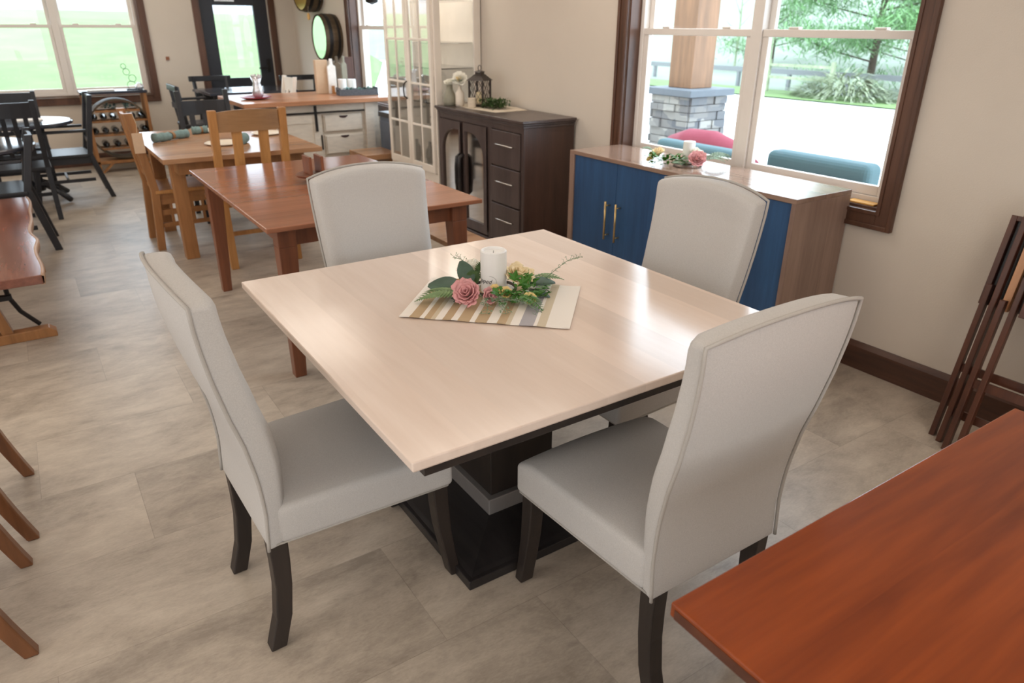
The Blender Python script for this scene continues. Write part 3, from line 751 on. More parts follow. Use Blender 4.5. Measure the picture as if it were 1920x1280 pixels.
def roll(x, y, L, r, rz, label, band=True):
    t = thing('rolled_napkin', label, 'napkin', (x, y, .769), rz, 'blue-green napkins on the oak plank table')
    mb = MB(); n, k = 14, 12; pts = []
    for i in range(n+1):
        u = i/n-.5; pts.append((L*u, .006*math.sin(u*9), r*.95))
    rs = [r*.8*(1.25-.55*math.exp(-((i/n-.55)/.1)**2))*(1+.12*math.sin(i*2.3)) for i in range(n+1)]
    mb.tube(pts, rs, k)
    v = [(a, b, max(0, c)) for a, b, c in mb.v]; mb.v = v
    mb.build('cloth', 'napkin', t, smooth=True)
    if band: MB().lathe([(r*.8, -.012), (r*.86, -.012), (r*.86, .012), (r*.8, .012)], (L*.05, 0, r*.95), 20, 'x', False).build('napkin_ring', 'oakcrest', t)
    return t
roll(.91, 6.08, .30, .032, .55, 'long blue-green napkin in a tan ring at the left of the oak plank table')
roll(1.17, 6.32, .12, .03, .2, 'small bunched blue-green napkin beside the far plate of the oak plank table')
roll(1.33, 5.62, .11, .035, 1.2, 'blue-green napkin seen between the slats of the oak chair', False)

# ------------------------------------------------------------------ wooden chairs (face +x, origin under middle of rear posts)
def wood_chair(name, label, loc, rz, mat, seatm=None, crestm=None, w=.44, d=.40, sh=.45, h=1.05, slats=2, slat_w=.06, lean=.08, arms=False, splay=.03, post=.04, crest_h=.11, crest_curve=.0, group=None, side_spindles=False, crest_drop=0):
    t = thing(name, label, 'chair', loc, rz, group); p = post/2; hw = w/2
    seatm = seatm or mat; crestm = crestm or mat
    mb = MB().box(0.0, d+.03, -hw-.01, hw+.01, sh-.028, sh); mb.build('seat', seatm, t, bev=.006)
    for s in (-1, 1):
        y = s*(hw-p)
        poly = [(-splay-p, 0), (-p, sh), (-lean-p, h), (-lean+p, h), (p, sh), (-splay+p, 0)]
        MB().prism(poly, y-p, y+p, 'y').build('back_post', mat, t, bev=.004)
        MB().taper((d+splay*.4, y, 0), (post*.8, post*.8), (d-.01, y, sh-.028), (post, post)).build('front_leg', mat, t, bev=.003)
        if arms:
            MB().box(-.01, d*.8, y-p*1.1, y+p*1.1, sh+.20, sh+.225).build('armrest', mat, t, bev=.006)
            MB().bar((d*.72, y, sh), (d*.72, y, sh+.2), post*.7, post*.7).build('arm_support', mat, t)
    def bx_(z): return -lean*(z-sh)/(h-sh)
    n = 6; vs = []; mb = MB()
    for i in range(n):
        a0 = -1+2*i/n; a1 = -1+2*(i+1)/n; y0, y1 = a0*(hw-post), a1*(hw-post)
        c0 = -.02*(1-a0*a0); c1 = -.02*(1-a1*a1); zt0 = h-.015-crest_drop+crest_curve*(1-a0*a0); zt1 = h-.015-crest_drop+crest_curve*(1-a1*a1); zb = h-.015-crest_drop-crest_h
        q = bx_(h-.06)
        vs = [(q+c0-.01, y0, zb), (q+c0+.012, y0, zb), (q+c1+.012, y1, zb), (q+c1-.01, y1, zb), (q+c0-.016, y0, zt0), (q+c0+.006, y0, zt0), (q+c1+.006, y1, zt1), (q+c1-.016, y1, zt1)]
        mb.add(vs, [(0, 1, 2, 3), (4, 5, 6, 7), (0, 1, 5, 4), (1, 2, 6, 5), (2, 3, 7, 6), (3, 0, 4, 7)])
    mb.build('crest_rail', crestm, t)
    zb = h-.01-crest_drop-crest_h; zl = sh+.10
    MB().bar((bx_(zl), -hw+post, zl), (bx_(zl), hw-post, zl), .02, .04).build('lower_rail', mat, t)
    for k in range(slats):
        y = (-(slats-1)/2+k)*((w-2*post)/(slats+.3))
        MB().bar((bx_(zl)-.004, y, zl), (bx_(zb)-.014, y, zb+.01), slat_w, .014, (1, 0, 0)).build('back_slat', mat, t)
    MB().box(.0, d, -hw+post*.4, -hw+post*.8, sh-.09, sh-.028).box(0, d, hw-post*.8, hw-post*.4, sh-.09, sh-.028).box(d-.02, d, -hw+post, hw-post, sh-.09, sh-.028).build('seat_rail', mat, t)
    sr = MB()
    for y in (-hw+p, hw-p): sr.box(0, d, y-.01, y+.01, .17, .20)
    sr.box(d*.5-.01, d*.5+.01, -hw+p, hw-p, .17, .20)
    if side_spindles:
        for y in (-hw+p, hw-p): sr.box(0, d, y-.01, y+.01, .26, .30).box(0, d, y-.01, y+.01, .34, .38)
    sr.build('stretcher', mat, t)
    if side_spindles:
        for y in (-hw+p,):
            for k in range(4): MB().box(.08+.075*k, .10+.075*k, y-.006, y+.006, .2, .36).build('spindle', mat, t)
    return t
OG = 'honey oak slat chairs'
wood_chair('slat_back_chair', 'honey oak two-slat chair with its back towards us at the oak plank table', (1.245, 5.10, 0), PI/2, 'oakchair', 'oakchair', 'oakcrest', w=.50, h=1.07, d=.42, slats=2, slat_w=.065, post=.05, crest_h=.125, crest_curve=.015, lean=.06, group=OG)
c1 = wood_chair('slat_back_chair', 'honey oak chair in profile with a tan price tag, left of the oak plank table', (.70, 6.05, 0), 0, 'oakleg', 'oakchair', 'oakleg', w=.46, h=1.0, d=.44, slats=3, slat_w=.04, post=.055, lean=.075, side_spindles=True, group=OG)
tg = thing('price_tag', 'tan card price tag hanging on a string from the oak chair back', 'tag', (.650, 5.79, .93))
MB().box(-.035, .035, -.002, .002, -.20, -.06).build('card', 'tag', tg)
MB().tube([(-.01, 0, .09), (.01, -.002, .0), (0, 0, -.07)], .002, 5).build('string', 'string', tg)
wood_chair('slat_back_chair', 'charcoal slat chair facing us behind the oak plank table, with string tag', (1.35, 6.88, 0), -PI/2, 'black', 'black', 'black', w=.44, h=1.05, slats=3, slat_w=.045, lean=.08, post=.04, crest_h=.12, crest_drop=.07)

# ------------------------------------------------------------------ left: live-edge bench
t = thing('live_edge_bench', 'low brown bench with a wavy bark edge on a trestle base, at the left border', 'bench', (-.30, 4.0, 0))
mb = MB(); pts = []
N_ = 40
for i in range(N_+1):
    y = 2.05*i/N_; x = .20+.010*math.sin(y*4+1)+.005*math.sin(y*11)+.018*math.exp(-((y-.75)/.12)**2)
    pts.append((x, y))
poly = [(-.36, 0)]+pts+[(-.36, 2.05)]
mb.prism(poly, .415, .46, 'z').build('bench_top', 'liveedge', t, bev=.004)
mb = MB(); vs = []; fs = []
for i, (x, y) in enumerate(pts): vs += [(x-.004, y, .462), (x+.010, y, .455), (x+.006, y, .415), (x-.01, y, .413)]
for i in range(len(pts)-1):
    for k in range(3): fs.append((4*i+k, 4*i+k+1, 4*i+4+k+1, 4*i+4+k))
mb.add(vs, fs).build('bark_edge', 'barkedge', t, smooth=True, solid=.003)
for y in (.42, 1.72):
    f = MB().prism([(-.36, 0), (.20, 0), (.20, .03), (.17, .055), (-.33, .055), (-.36, .03)], y-.035, y+.035, 'y').build('trestle_foot', 'oakleg', t, bev=.004)
    MB().bar((-.02, y, .05), (-.10, y, .415), .05, .05).bar((-.12, y, .05), (-.06, y, .415), .05, .05).build('trestle_post', 'oakleg', t)
    for s, q in ((1, 0), (-1, -.16)):
        a = [(q+s*.02, y+.04, .41), (q+s*.02, y+.04, .33), (q+s*.025, y+.04, .24), (q+s*.06, y+.04, .15), (q+s*.13, y+.04, .06)]
        MB().tube(a, .012, 8).build('iron_brace', 'iron', t)
    MB().box(-.16, .04, y+.02, y+.06, .225, .25).build('iron_clasp', 'iron', t)

# near-left sabre-leg chairs: only their swept rear legs reach into the picture
def sabre_chair(label, loc, w=.40):
    t = thing('sabre_leg_chair', label, 'chair', loc, PI, 'cherry sabre-leg chairs along the left edge')
    for s in (-1, 1):
        y = s*w/2
        pts = [(-.02, 0), (-.012, .0)]
        outer = []; inner = []
        for i in range(9):
            u = i/8; z = .44*u; x = .10*(1-(1-u)**1.5); outer.append((x, z)); inner.append((x+.036+.016*u, z))
        MB().prism(outer+inner[::-1], y-.02, y+.02, 'y').build('rear_leg', 'sabre', t, bev=.005)
        outer = [(.10, .44), (.08, .7), (.02, 1.0)]; inner = [(.05, 1.0), (.115, .7), (.15, .44)]
        MB().prism(outer+inner, y-.016, y+.016, 'y').build('back_post', 'sabre', t, bev=.003)
        MB().taper((.66, y, 0), (.035, .035), (.62, y, .44), (.045, .045)).build('front_leg', 'sabre', t, bev=.003)
    MB().box(.11, .67, -w/2-.02, w/2+.02, .44, .475).build('seat', 'sabre', t, bev=.01)
    MB().box(.025, .05, -w/2, w/2, .9, 1.0).build('crest_rail', 'sabre', t, bev=.004)
    for k in range(4): MB().bar((.135, -.12+.08*k, .475), (.045, -.12+.08*k, .91), .02, .012, (1, 0, 0)).build('back_slat', 'sabre', t)
    return t
sabre_chair('brown chair showing only swept rear legs at the left border, farther of the two', (-.262, 2.70, 0), .44)
sabre_chair('brown chair showing only swept rear legs at the left border, nearer of the two', (-.285, 2.13, 0), .42)

# ------------------------------------------------------------------ far left: round tables and black chairs
def round_table(label, loc, r, h, topm, legm):
    t = thing('round_table', label, 'table', loc)
    MB().lathe([(r-.02, h-.035), (r, h-.025), (r, h-.008), (r-.008, h)], n=48).build('tabletop', topm, t)
    MB().lathe([(.06, .1), (.07, .15), (.045, .25), (.055, .4), (.04, .55), (.1, h-.035)], n=20).build('pedestal', legm, t, smooth=True)
    for k in range(4):
        a = PI/4+k*PI/2; dx, dy = math.cos(a), math.sin(a)
        MB().tube([(dx*.04, dy*.04, .18), (dx*.2, dy*.2, .12), (dx*.34, dy*.34, .025)], [.03, .028, .025], 8).build('foot', legm, t, smooth=True)
    return t
round_table('round charcoal pedestal table at the left border, nearer of the two', (-.42, 6.60, 0), .46, .76, 'blacktop', 'black')
round_table('round dark table with glossy top below the far window, partly behind a black chair', (-.02, 8.25, 0), .42, .74, 'blacktop', 'black')
bk = MB().box(-.11, .11, -.08, .08, 0, .008).build('booklet', 'note', None); bk.location = (.05, 8.32, .741); tag(bk, 'white paper booklet lying on the round table under the far window', 'booklet')
BG = 'black chairs around the round tables'
def black_chair(label, loc, rz, **k): return wood_chair('black_dining_chair', label, loc, rz, 'black', None, None, group=BG, **k)
black_chair('black armchair beside the near round table, its rear leg swept toward the aisle', (-.085, 6.50, 0), PI, w=.50, h=.85, d=.46, slats=3, slat_w=.025, arms=True, splay=.10, lean=.09, post=.05, sh=.46)
black_chair('black armchair in profile in front of the barrel wine rack', (.47, 8.32, 0), PI, w=.5, h=.96, d=.46, slats=3, slat_w=.03, arms=True, splay=.12, lean=.10, post=.045, sh=.43)
black_chair('black slat chair with its back towards us between the two round tables', (-.14, 7.35, 0), PI/2, w=.50, h=1.0, slats=5, slat_w=.035, lean=.06, crest_h=.12)
black_chair('dark chair under the far window, its top rail above the booklet table', (-.10, 9.0, 0), -PI/2, w=.52, h=.95, slats=3, lean=.04, crest_h=.16)

# ------------------------------------------------------------------ barrel wine rack
t = thing('barrel_wine_rack', 'round barrel-hoop wine rack in a wooden stand under the far window', 'wine rack', (.92, 9.62, 0))
R_, cz = .33, .47
for s in (-1, 1):
    MB().bar((s*.30, -.13, 0), (s*.31, -.13, .86), .03, .035).build('stand_post', 'oakleg', t, bev=.003)
    MB().bar((s*.30, .13, 0), (s*.31, .13, .86), .03, .035).build('stand_post', 'oakleg', t, bev=.003)
MB().box(-.34, .34, -.16, .16, .855, .885).build('top_shelf', 'blacktop', t, bev=.004)
MB().box(-.31, .31, -.145, .145, .10, .13).bar((-.28, -.13, .0), (-.15, -.13, .11), .025, .025).bar((.28, -.13, .0), (.15, -.13, .11), .025, .025).build('base_rail', 'oakleg', t)
mb = MB()
for k in range(40):
    a0, a1 = 2*PI*k/40, 2*PI*(k+1)/40
    P_ = lambda r, a, y: (r*math.cos(a), y, cz+r*math.sin(a))
    vs = [P_(R_, a0, -.12), P_(R_, a1, -.12), P_(R_-.02, a1, -.12), P_(R_-.02, a0, -.12), P_(R_, a0, .12), P_(R_, a1, .12), P_(R_-.02, a1, .12), P_(R_-.02, a0, .12)]
    mb.add(vs, [(0, 1, 2, 3), (4, 5, 6, 7), (0, 1, 5, 4), (2, 3, 7, 6)])
mb.build('barrel_hoop', 'bark', t)
for z in (.27, .42, .57, .68):
    hw_ = math.sqrt(max(0, (R_-.02)**2-(z-cz)**2)); sh_ = MB(); nn = max(2, int(hw_*2/.095))
    sh_.box(-hw_, hw_, -.12, -.10, z-.02, z).box(-hw_, hw_, .08, .10, z-.02, z)
    for k in range(nn+1):
        x = -hw_+2*hw_*k/nn; sh_.prism([(x-.012, z), (x+.012, z), (x, z+.014)], -.12, -.10, 'y')
    sh_.build('bottle_rail', 'oakleg', t)
wr = []
k_ = 0
for z in (.27, .42, .57):
    hw_ = math.sqrt((R_-.02)**2-(z-cz)**2); nn = max(2, int(hw_*2/.095))
    for k in range(nn):
        x = -hw_+2*hw_*(k+.5)/nn
        if abs(x) > hw_-.035: continue
        b_ = MB().lathe([(.012, -.16), (.013, -.09), (.034, -.04), (.036, .12)], n=14, axis='y').build('wine_bottle', 'bottle', None, smooth=True)
        b_.location = (.92+x, 9.62, z+.034)
        tag(b_, 'dark wine bottle lying in the %s row of the barrel rack, %s from the left' % ({.27: 'bottom', .42: 'middle', .57: 'top'}[z], ['first', 'second', 'third', 'fourth', 'fifth', 'sixth', 'seventh'][k]), 'bottle', 'wine bottles in the barrel rack'); k_ += 1
for (x, sc, nm) in ((.86, 1.0, 'left'), (1.06, .85, 'right')):
    mb = MB()
    for k in range(46):
        mb.leaf((rnd.uniform(-.07, .07)*sc, rnd.uniform(-.05, .05), rnd.uniform(0, .05)), (rnd.uniform(-1, 1), rnd.uniform(-1, .4), rnd.uniform(.1, 1)), (0, 0, 1), .04*sc, .026, .2, 3)
    o = mb.build('artificial_succulent', 'succulent', None); o.location = (x, 9.58, .685)
    tag(o, 'dusty teal succulent on the top rail of the wine rack, %s of two' % nm, 'plant')
t = thing('wire_ring_ornament', 'thin wire rings stacked upright on top of the barrel wine rack', 'ornament', (1.13, 9.6, .886))
mb = MB()
for k, (dx, dz, r) in enumerate(((0, .045, .045), (.02, .12, .038), (-.03, .19, .034), (-.05, .25, .026))):
    mb.tube([(dx+r*math.cos(2*PI*q/20), .01*math.sin(q), dz+r*math.sin(2*PI*q/20)) for q in range(20)], .003, 5, closed=True)
mb.build('wire_rings', 'iron', t)
MB().box(-.06, .06, -.03, .03, 0, .01).build('base', 'iron', t)
o = MB().lathe([(.03, 0), (.045, .02), (.04, .05), (.02, .07), (.024, .075)], n=20).build('glass_bowl', 'silver', None, smooth=True); o.location = (1.2, 9.55, .886); tag(o, 'small shiny bowl at the right end of the wine rack top', 'bowl')
o = MB().box(-.15, .12, -.06, .06, 0, .012).build('serving_tray', 'note', None, bev=.003); o.location = (.82, 9.6, .886); tag(o, 'white flat tray on the left of the wine rack top', 'tray')

# ------------------------------------------------------------------ island
t = thing('kitchen_island', 'distressed white island with plank top, barn door and cup-cut drawers', 'kitchen island', (1.70, 6.98, 0))
MB().box(0, 1.46, 0, 1.0, .872, .912).build('countertop', 'islandtop', t, bev=.004)
MB().box(.33, 1.36, .12, .92, .06, .872).build('cabinet_body', 'islandpaint', t)
MB().box(.06, .11, .06, .11, 0, .872).build('corner_post', 'islandpaint', t, bev=.004)
MB().box(.06, .11, .86, .91, 0, .872).build('corner_post', 'islandpaint', t, bev=.004)
MB().box(.05, .33, .10, .88, .10, .13).build('lower_shelf', 'oakleg', t)
MB().box(.14, .33, .3, .7, .55, .80).build('side_crate', 'oak', t)
MB().box(1.20, 1.29, .075, .12, 0, .872).build('face_post', 'islandpaint', t, bev=.003)
MB().box(.33, .40, .085, .12, 0, .872).build('face_post', 'islandpaint', t, bev=.003)
MB().box(.40, 1.20, .095, .12, .80, .872).box(.40, 1.20, .095, .12, 0, .09).box(.70, .745, .095, .12, .09, .80).build('face_frame', 'islandpaint', t)
MB().box(.28, 1.19, .066, .074, .785, .80).build('barn_door_rail', 'iron', t)
dd = MB().box(.27, .71, .075, .092, .09, .775).box(.27, .71, .068, .076, .70, .775).box(.27, .71, .068, .076, .09, .16).box(.27, .33, .068, .076, .16, .70).box(.65, .71, .068, .076, .16, .70).build('barn_door', 'islandpaint', t)
for x in (.32, .68): MB().box(x-.012, x+.012, .052, .066, .62, .86).build('roller_strap', 'iron', dd)
MB().box(.726, .732, .07, .094, .44, .58).build('latch_bar', 'iron', t)
for z0, z1 in ((.60, .765), (.385, .575), (.13, .36)):
    dr = MB().box(.765, 1.17, .10, .125, z0, z1).box(.775, 1.16, .085, .10, z0+.01, z1-.01).build('drawer', 'islandpaint', t, bev=.003)
    MB().prism([(.9675+.045*math.cos(a), z1-.012+.024*math.sin(a)) for a in [PI+PI*k/10 for k in range(11)]], .082, .086, 'y').build('finger_cutout', 'cutout', dr)
# goods on the island
IZ = .9125
def box_thing(name, label, cat, x, y, z, sx, sy, sz, mat, rz=0, bev=.004, lean=0):
    o = MB().box(-sx/2, sx/2, -sy/2, sy/2, 0, sz).build(name, mat, None, bev=bev)
    o.location = (x, y, z); o.rotation_euler = (lean, 0, rz); return tag(o, label, cat)
def board(label, x, y, w_, h_, mat, handle=True, hole=True, rz=0):
    t = thing('cutting_board', label, 'cutting board', (x, y, IZ+.001), rz, 'cutting boards standing on the island')
    pl = [(-w_/2, 0), (w_/2, 0), (w_/2, h_*.78), (w_*.18, h_*.84), (w_*.18, h_), (-w_*.18, h_), (-w_*.18, h_*.84), (-w_/2, h_*.78)] if handle else [(-w_/2, 0), (w_/2, 0), (w_/2, h_), (-w_/2, h_)]
    MB().prism(pl, -.01, .01, 'y').build('board', mat, t, bev=.004)
    return t
box_thing('butcher_block', 'tall pale end-grain block standing left of the cutting boards', 'cutting board', 2.70, 7.68, IZ, .13, .06, .33, 'tag')
board('white paddle board hanging lowest mirror side among the boards on the island', 2.79, 7.62, .09, .34, 'note')
board('brown long-handled board behind the white paddle board', 2.87, 7.66, .08, .36, 'bark')
board('grey-green narrow board at the right of the standing boards', 2.96, 7.70, .06, .36, 'greyvase')
board('dark reddish board at the far right of the standing boards', 3.03, 7.75, .11, .35, 'fold', False)
t = thing('wooden_stand', 'small orange-brown wooden rack holding the cutting boards', 'rack', (2.86, 7.58, IZ))
MB().box(-.09, .12, -.02, .02, 0, .015).box(-.09, -.07, -.02, .02, .015, .08).box(.1, .12, -.02, .02, .015, .06).build('rack_frame', 'oakchair', t)
t = thing('wooden_crate', 'long grey wooden tray with greenery on the right of the island', 'crate', (2.90, 7.36, IZ), -.12)
MB().box(-.14, .24, -.07, .07, 0, .012).box(-.14, .24, -.08, -.07, 0, .06).box(-.14, .24, .07, .08, 0, .06).box(-.15, -.14, -.08, .08, 0, .075).box(.24, .25, -.08, .08, 0, .075).build('tray_box', 'wicker', t)
MB().tube([(-.155, -.03, .05), (-.165, 0, .045), (-.155, .03, .05)], .004, 5).build('handle', 'iron', t)
mb = MB()
for k in range(90): mb.leaf((rnd.uniform(-.1, .2), rnd.uniform(-.05, .05), rnd.uniform(.03, .06)), (rnd.uniform(-1, 1), rnd.uniform(-1, 1), rnd.uniform(.2, 1)), (0, 0, 1), .035, .022, .2, 3)
o = mb.build('tray_greenery', 'succulent', None); o.location = (2.91, 7.36, IZ); tag(o, 'grey-green faux foliage filling the long wooden tray', 'plant')
pillar_candle((2.84, 7.47, IZ), .042, .15, 'white candle behind the tray on the island, left of two', False)
pillar_candle((2.955, 7.50, IZ), .042, .145, 'white candle behind the tray on the island, right of two', False)
o = MB().lathe([(.08, 0), (.13, .012), (.15, .022), (.145, .026), (.1, .014), (.01, .01)], n=32).build('serving_plate', 'red', None, smooth=True); o.location = (1.93, 7.42, IZ); tag(o, 'dark red shallow dish at the left end of the island top', 'dish')
t = thing('crackled_vase', 'silvery crackled glass vase standing on the red dish', 'vase', (1.97, 7.46, IZ+.014))
MB().lathe([(.04, 0), (.055, .03), (.045, .09), (.035, .13), (.055, .19), (.05, .19), (.03, .13), (.02, .02)], n=24).build('vase_body', 'silver', t, smooth=True)
mb = MB()
for k in range(24):
    a = 2*PI*k/24; mb.ball((.05*math.cos(a)*rnd.uniform(.4, 1), .05*math.sin(a), .185+rnd.uniform(-.01, .02)), .012, 6, 4)
mb.build('crystal_beads', 'silver', t)

# slate cabinet behind the island at the window wall
t = thing('slate_cabinet', 'blue-grey cabinet with dark top between island and white glass cabinet', 'cabinet', (3.0, 6.33, 0))
MB().box(0, .21, 0, .60, 0, .74).build('cabinet_body', 'slate', t)
MB().box(-.015, .215, -.01, .61, .74, .785).build('countertop', 'foldtop', t, bev=.003)
for y in (.01, .305): MB().box(-.012, 0, y, y+.285, .08, .70).build('door', 'slate', t, bev=.004)

# behind the island: pub table, white chair, black stools
t = thing('pub_table', 'dark counter-height table with a shining top behind the island', 'table', (1.72, 8.42, 0))
MB().box(0, .95, 0, .75, .87, .90).build('tabletop', 'blacktop', t, bev=.004)
for x in (.06, .83):
    for y in (.06, .63): MB().box(x, x+.06, y, y+.06, 0, .87).build('leg', 'black', t)
MB().box(.06, .89, .07, .1, .78, .87).box(.06, .89, .65, .68, .78, .87).build('apron', 'black', t)
wood_chair('white_bar_chair', 'cream painted bar chair tucked between the shiny table and island', (2.45, 8.22, 0), PI, 'hutch', w=.4, h=1.06, d=.36, sh=.62, slats=2, crest_h=.14)
def stool(label, loc, rz):
    t = thing('black_bar_stool', label, 'stool', loc, rz, 'black bar stools near the glazed door')
    MB().box(-.19, .19, -.19, .19, .60, .635).build('seat', 'black', t, bev=.01)
    for a in (-1, 1):
        for b_ in (-1, 1): MB().bar((a*.2, b_*.2, 0), (a*.16, b_*.16, .6), .035, .035).build('leg', 'black', t)
        MB().bar((a*.17, -.16, .635), (a*.19, -.2, 1.0), .03, .03).build('back_post', 'black', t)
        MB().box(a*.2-.02, a*.2+.02, -.2, .14, .84, .865).build('armrest', 'black', t, bev=.004)
    MB().box(-.24, .24, -.225, -.195, .95, 1.01).build('crest_rail', 'black', t, bev=.006)
    MB().box(-.19, .19, -.21, -.19, .78, .83).build('back_rail', 'black', t)
    MB().box(-.18, .18, -.19, -.17, .2, .23).box(-.18, .18, .17, .19, .2, .23).build('footrest', 'black', t)
    return t
stool('black bar stool left of the shiny table, below the glazed door', (1.98, 9.35, 0), PI)
stool('black bar stool right of the cream chair, near the corner of the room', (2.95, 9.0, 0), PI)
stool('black bar stool facing the near edge of the shiny table', (1.55, 8.3, 0), -PI/2)

# ------------------------------------------------------------------ mirrors on the right wall
def barrel_mirror(label, y, z, r, mat, dpt):
    t = thing('barrel_mirror', label, 'mirror', (WX, y, z))
    MB().lathe([(r, -dpt), (r+.012, -dpt*.5), (r, 0), (r-.02, 0), (r-.02, -dpt+.02), (r-.012, -dpt)], n=48, axis='x', cap=False).build('barrel_ring', 'bark', t, smooth=False)
    MB().lathe([(r-.014, -dpt+.012), (r-.014, -dpt+.006)], n=48, axis='x').build('mirror_face', mat, t)
    MB().lathe([(r+.006, -dpt*.8), (r+.012, -dpt*.75), (r+.012, -dpt*.62), (r+.010, -dpt*.6)], n=48, axis='x', cap=False).lathe([(r+.010, -dpt*.3), (r+.012, -dpt*.28), (r+.008, -dpt*.15), (r+.006, -dpt*.14)], n=48, axis='x', cap=False).build('iron_hoop', 'iron', t)
    return t
barrel_mirror('round mirror in a deep barrel ring hanging above the cutting boards', 8.63, 1.44, .24, 'mirror', .2)
barrel_mirror('gold-faced round barrel wall disc cropped by the top edge', 9.15, 2.02, .30, 'gold', .2)
t = thing('hanging_medallion', 'small yellow tag hanging on a string under the gold wall disc', 'tag', (3.08, 8.98, 1.66))
MB().lathe([(.035, 0), (.04, -.01), (.03, -.015)], (0, 0, 0), 20, 'x').build('medallion', 'amber', t)
MB().tube([(-.007, 0, .03), (-.004, .002, .075), (0, 0, .125)], .002, 5).build('string', 'string', t)
# hanging ornament at window 3
o = MB().lathe([(.01, -.12), (.06, -.1), (.08, -.02), (.08, .1)], n=20).build('hanging_basket', 'iron', None); o.location = (3.18, 7.35, 1.88)
tag(o, 'dark rounded pendant hanging before the window left of the white cabinet', 'pendant')
t = o; MB().tube([(0, 0, .1), (0, 0, CE-1.88)], .004, 5).build('cord', 'iron', t)

# ------------------------------------------------------------------ white glass hutch
t = thing('glass_display_cabinet', 'tall antique white cabinet with divided-glass doors beside the dark buffet', 'display cabinet', (2.80, 5.36, 0))
D_, L_, Hh = .44, .93, 2.2
MB().box(0.02, D_, 0, L_, 0, .42).build('base_cabinet', 'hutch', t)
MB().box(D_-.015, D_, 0, L_, .42, Hh).build('back_panel', 'hutch', t)
MB().box(-.01, D_, -.005, L_+.01, Hh, Hh+.06).build('cornice', 'hutch', t, bev=.006)
for y in (0, L_-.03): MB().box(.02, .075, y, y+.03, .42, Hh).build('corner_post', 'hutch', t, bev=.003)
MB().box(D_-.06, D_-.015, 0, .03, .42, Hh).box(.075, D_-.06, 0, .03, .42, 1.0).box(.075, D_-.06, 0, .03, Hh-.06, Hh).build('side_frame', 'hutch', t, bev=.003)
MB().box(.075, D_-.06, .012, .018, 1.0, Hh-.06).build('side_pane', 'hutchglass', t)
MB().box(.075, D_-.015, L_-.02, L_, .42, Hh).build('side_panel', 'hutch', t)
for z in (.98, 1.25, 1.44, 1.75): MB().box(.04, D_-.02, .035, L_-.035, z, z+.009).build('glass_shelf', 'mirrorglass' if 0 else 'hutchglass', t)
zs = [.45, .80, 1.13, 1.47, 1.82, Hh]
for k, (y0, y1) in enumerate(((.03, L_/2-.002), (L_/2+.002, L_-.03))):
    dr = MB(); s_ = .042
    dr.box(-.002, .02, y0, y0+s_, .43, Hh).box(-.002, .02, y1-s_, y1, .43, Hh).box(-.002, .02, y0+s_, y1-s_, .43, .49).box(-.002, .02, y0+s_, y1-s_, Hh-.05, Hh)
    ym = (y0+y1)/2
    dr.box(.0, .016, ym-.009, ym+.009, .49, Hh-.05)
    for z in zs[1:-1]: dr.box(.001, .0155, y0+s_, y1-s_, z-.009, z+.009)
    do = dr.build('door', 'hutch', t, bev=.003)
    MB().box(.007, .010, y0+s_, y1-s_, .49, Hh-.05).build('door_pane', 'hutchglass', do)
    yh = y1-s_/2 if k == 0 else y0+s_/2
    if k == 1: MB().tube([(-.002, yh, 1.00), (-.03, yh, 1.02), (-.036, yh, 1.07), (-.03, yh, 1.12), (-.002, yh, 1.14)], .006, 8).build('door_handle', 'iron', do)
area('cabinet_lamp', (3.02, 5.82, 2.17), (0, 0, 0), .3, .7, 7, (1.0, .94, .86))
for i_, (x, y, z) in enumerate(((.15, .3, .99), (.2, .6, .99), (.18, .72, .43), (.16, .3, .43), (.2, .5, .43))):
    o = MB().lathe([(.03, 0), (.038, .06), (.036, .12), (.015, .16), (.015, .19)], n=18).build('glass_bottle', 'silver' if i_ % 2 else 'bottle', None, smooth=True); o.location = (2.80+x, 5.36+y, z)
    tag(o, ('silvery' if i_ % 2 else 'dark')+' bottle in the white glass cabinet, '+['upper shelf, nearest the buffet', 'upper shelf, middle', 'upper shelf, farthest left', 'bottom, nearest the buffet', 'bottom, middle'][i_], 'bottle', 'silvery bottles in the cabinet' if i_ % 2 else 'dark bottles in the cabinet')

# ------------------------------------------------------------------ dark buffet
t = thing('buffet_cabinet', 'espresso buffet with three drawers and arched mirror doors', 'sideboard', (2.80, 4.08, 0))
D_, L_ = .43, 1.22
tp = MB().box(-.03, D_, -.03, L_+.01, .972, .992).box(-.018, D_, -.018, L_+.005, .958, .972).box(-.008, D_, -.008, L_, .94, .958)
tp.build('countertop', 'buffet', t, bev=.004)
MB().box(.012, D_, 0, L_, .08, .94).build('carcass', 'buffetside', t)
MB().box(-.012, D_, -.008, L_+.005, 0, .085).build('plinth', 'buffet', t, bev=.006)
MB().box(0, .012, 0, .03, .085, .94).box(0, .012, .415, .465, .085, .94).box(0, .012, L_-.03, L_, .085, .94).box(0, .012, .03, .415, .905, .94).box(0, .012, .465, L_-.03, .905, .94).build('face_frame', 'buffet', t)
for z0, z1 in ((.655, .90), (.385, .645), (.10, .375)):
    dr = MB().box(-.012, .012, .035, .41, z0, z1).build('drawer', 'buffet', t, bev=.004)
    zc = z0+(z1-z0)*.60
    MB().tube([(-.012, .11, zc), (-.03, .118, zc+.003), (-.036, .15, zc+.005), (-.038, .22, zc+.006), (-.036, .29, zc+.005), (-.03, .322, zc+.003), (-.012, .33, zc)], .0055, 8).build('drawer_pull', 'chrome', dr, smooth=True)
def arch(y0, y1, z0, z1, flip):
    # opening: tall, with a quarter arch toward the outer side
    pts = []; r = (y1-y0)
    return pts
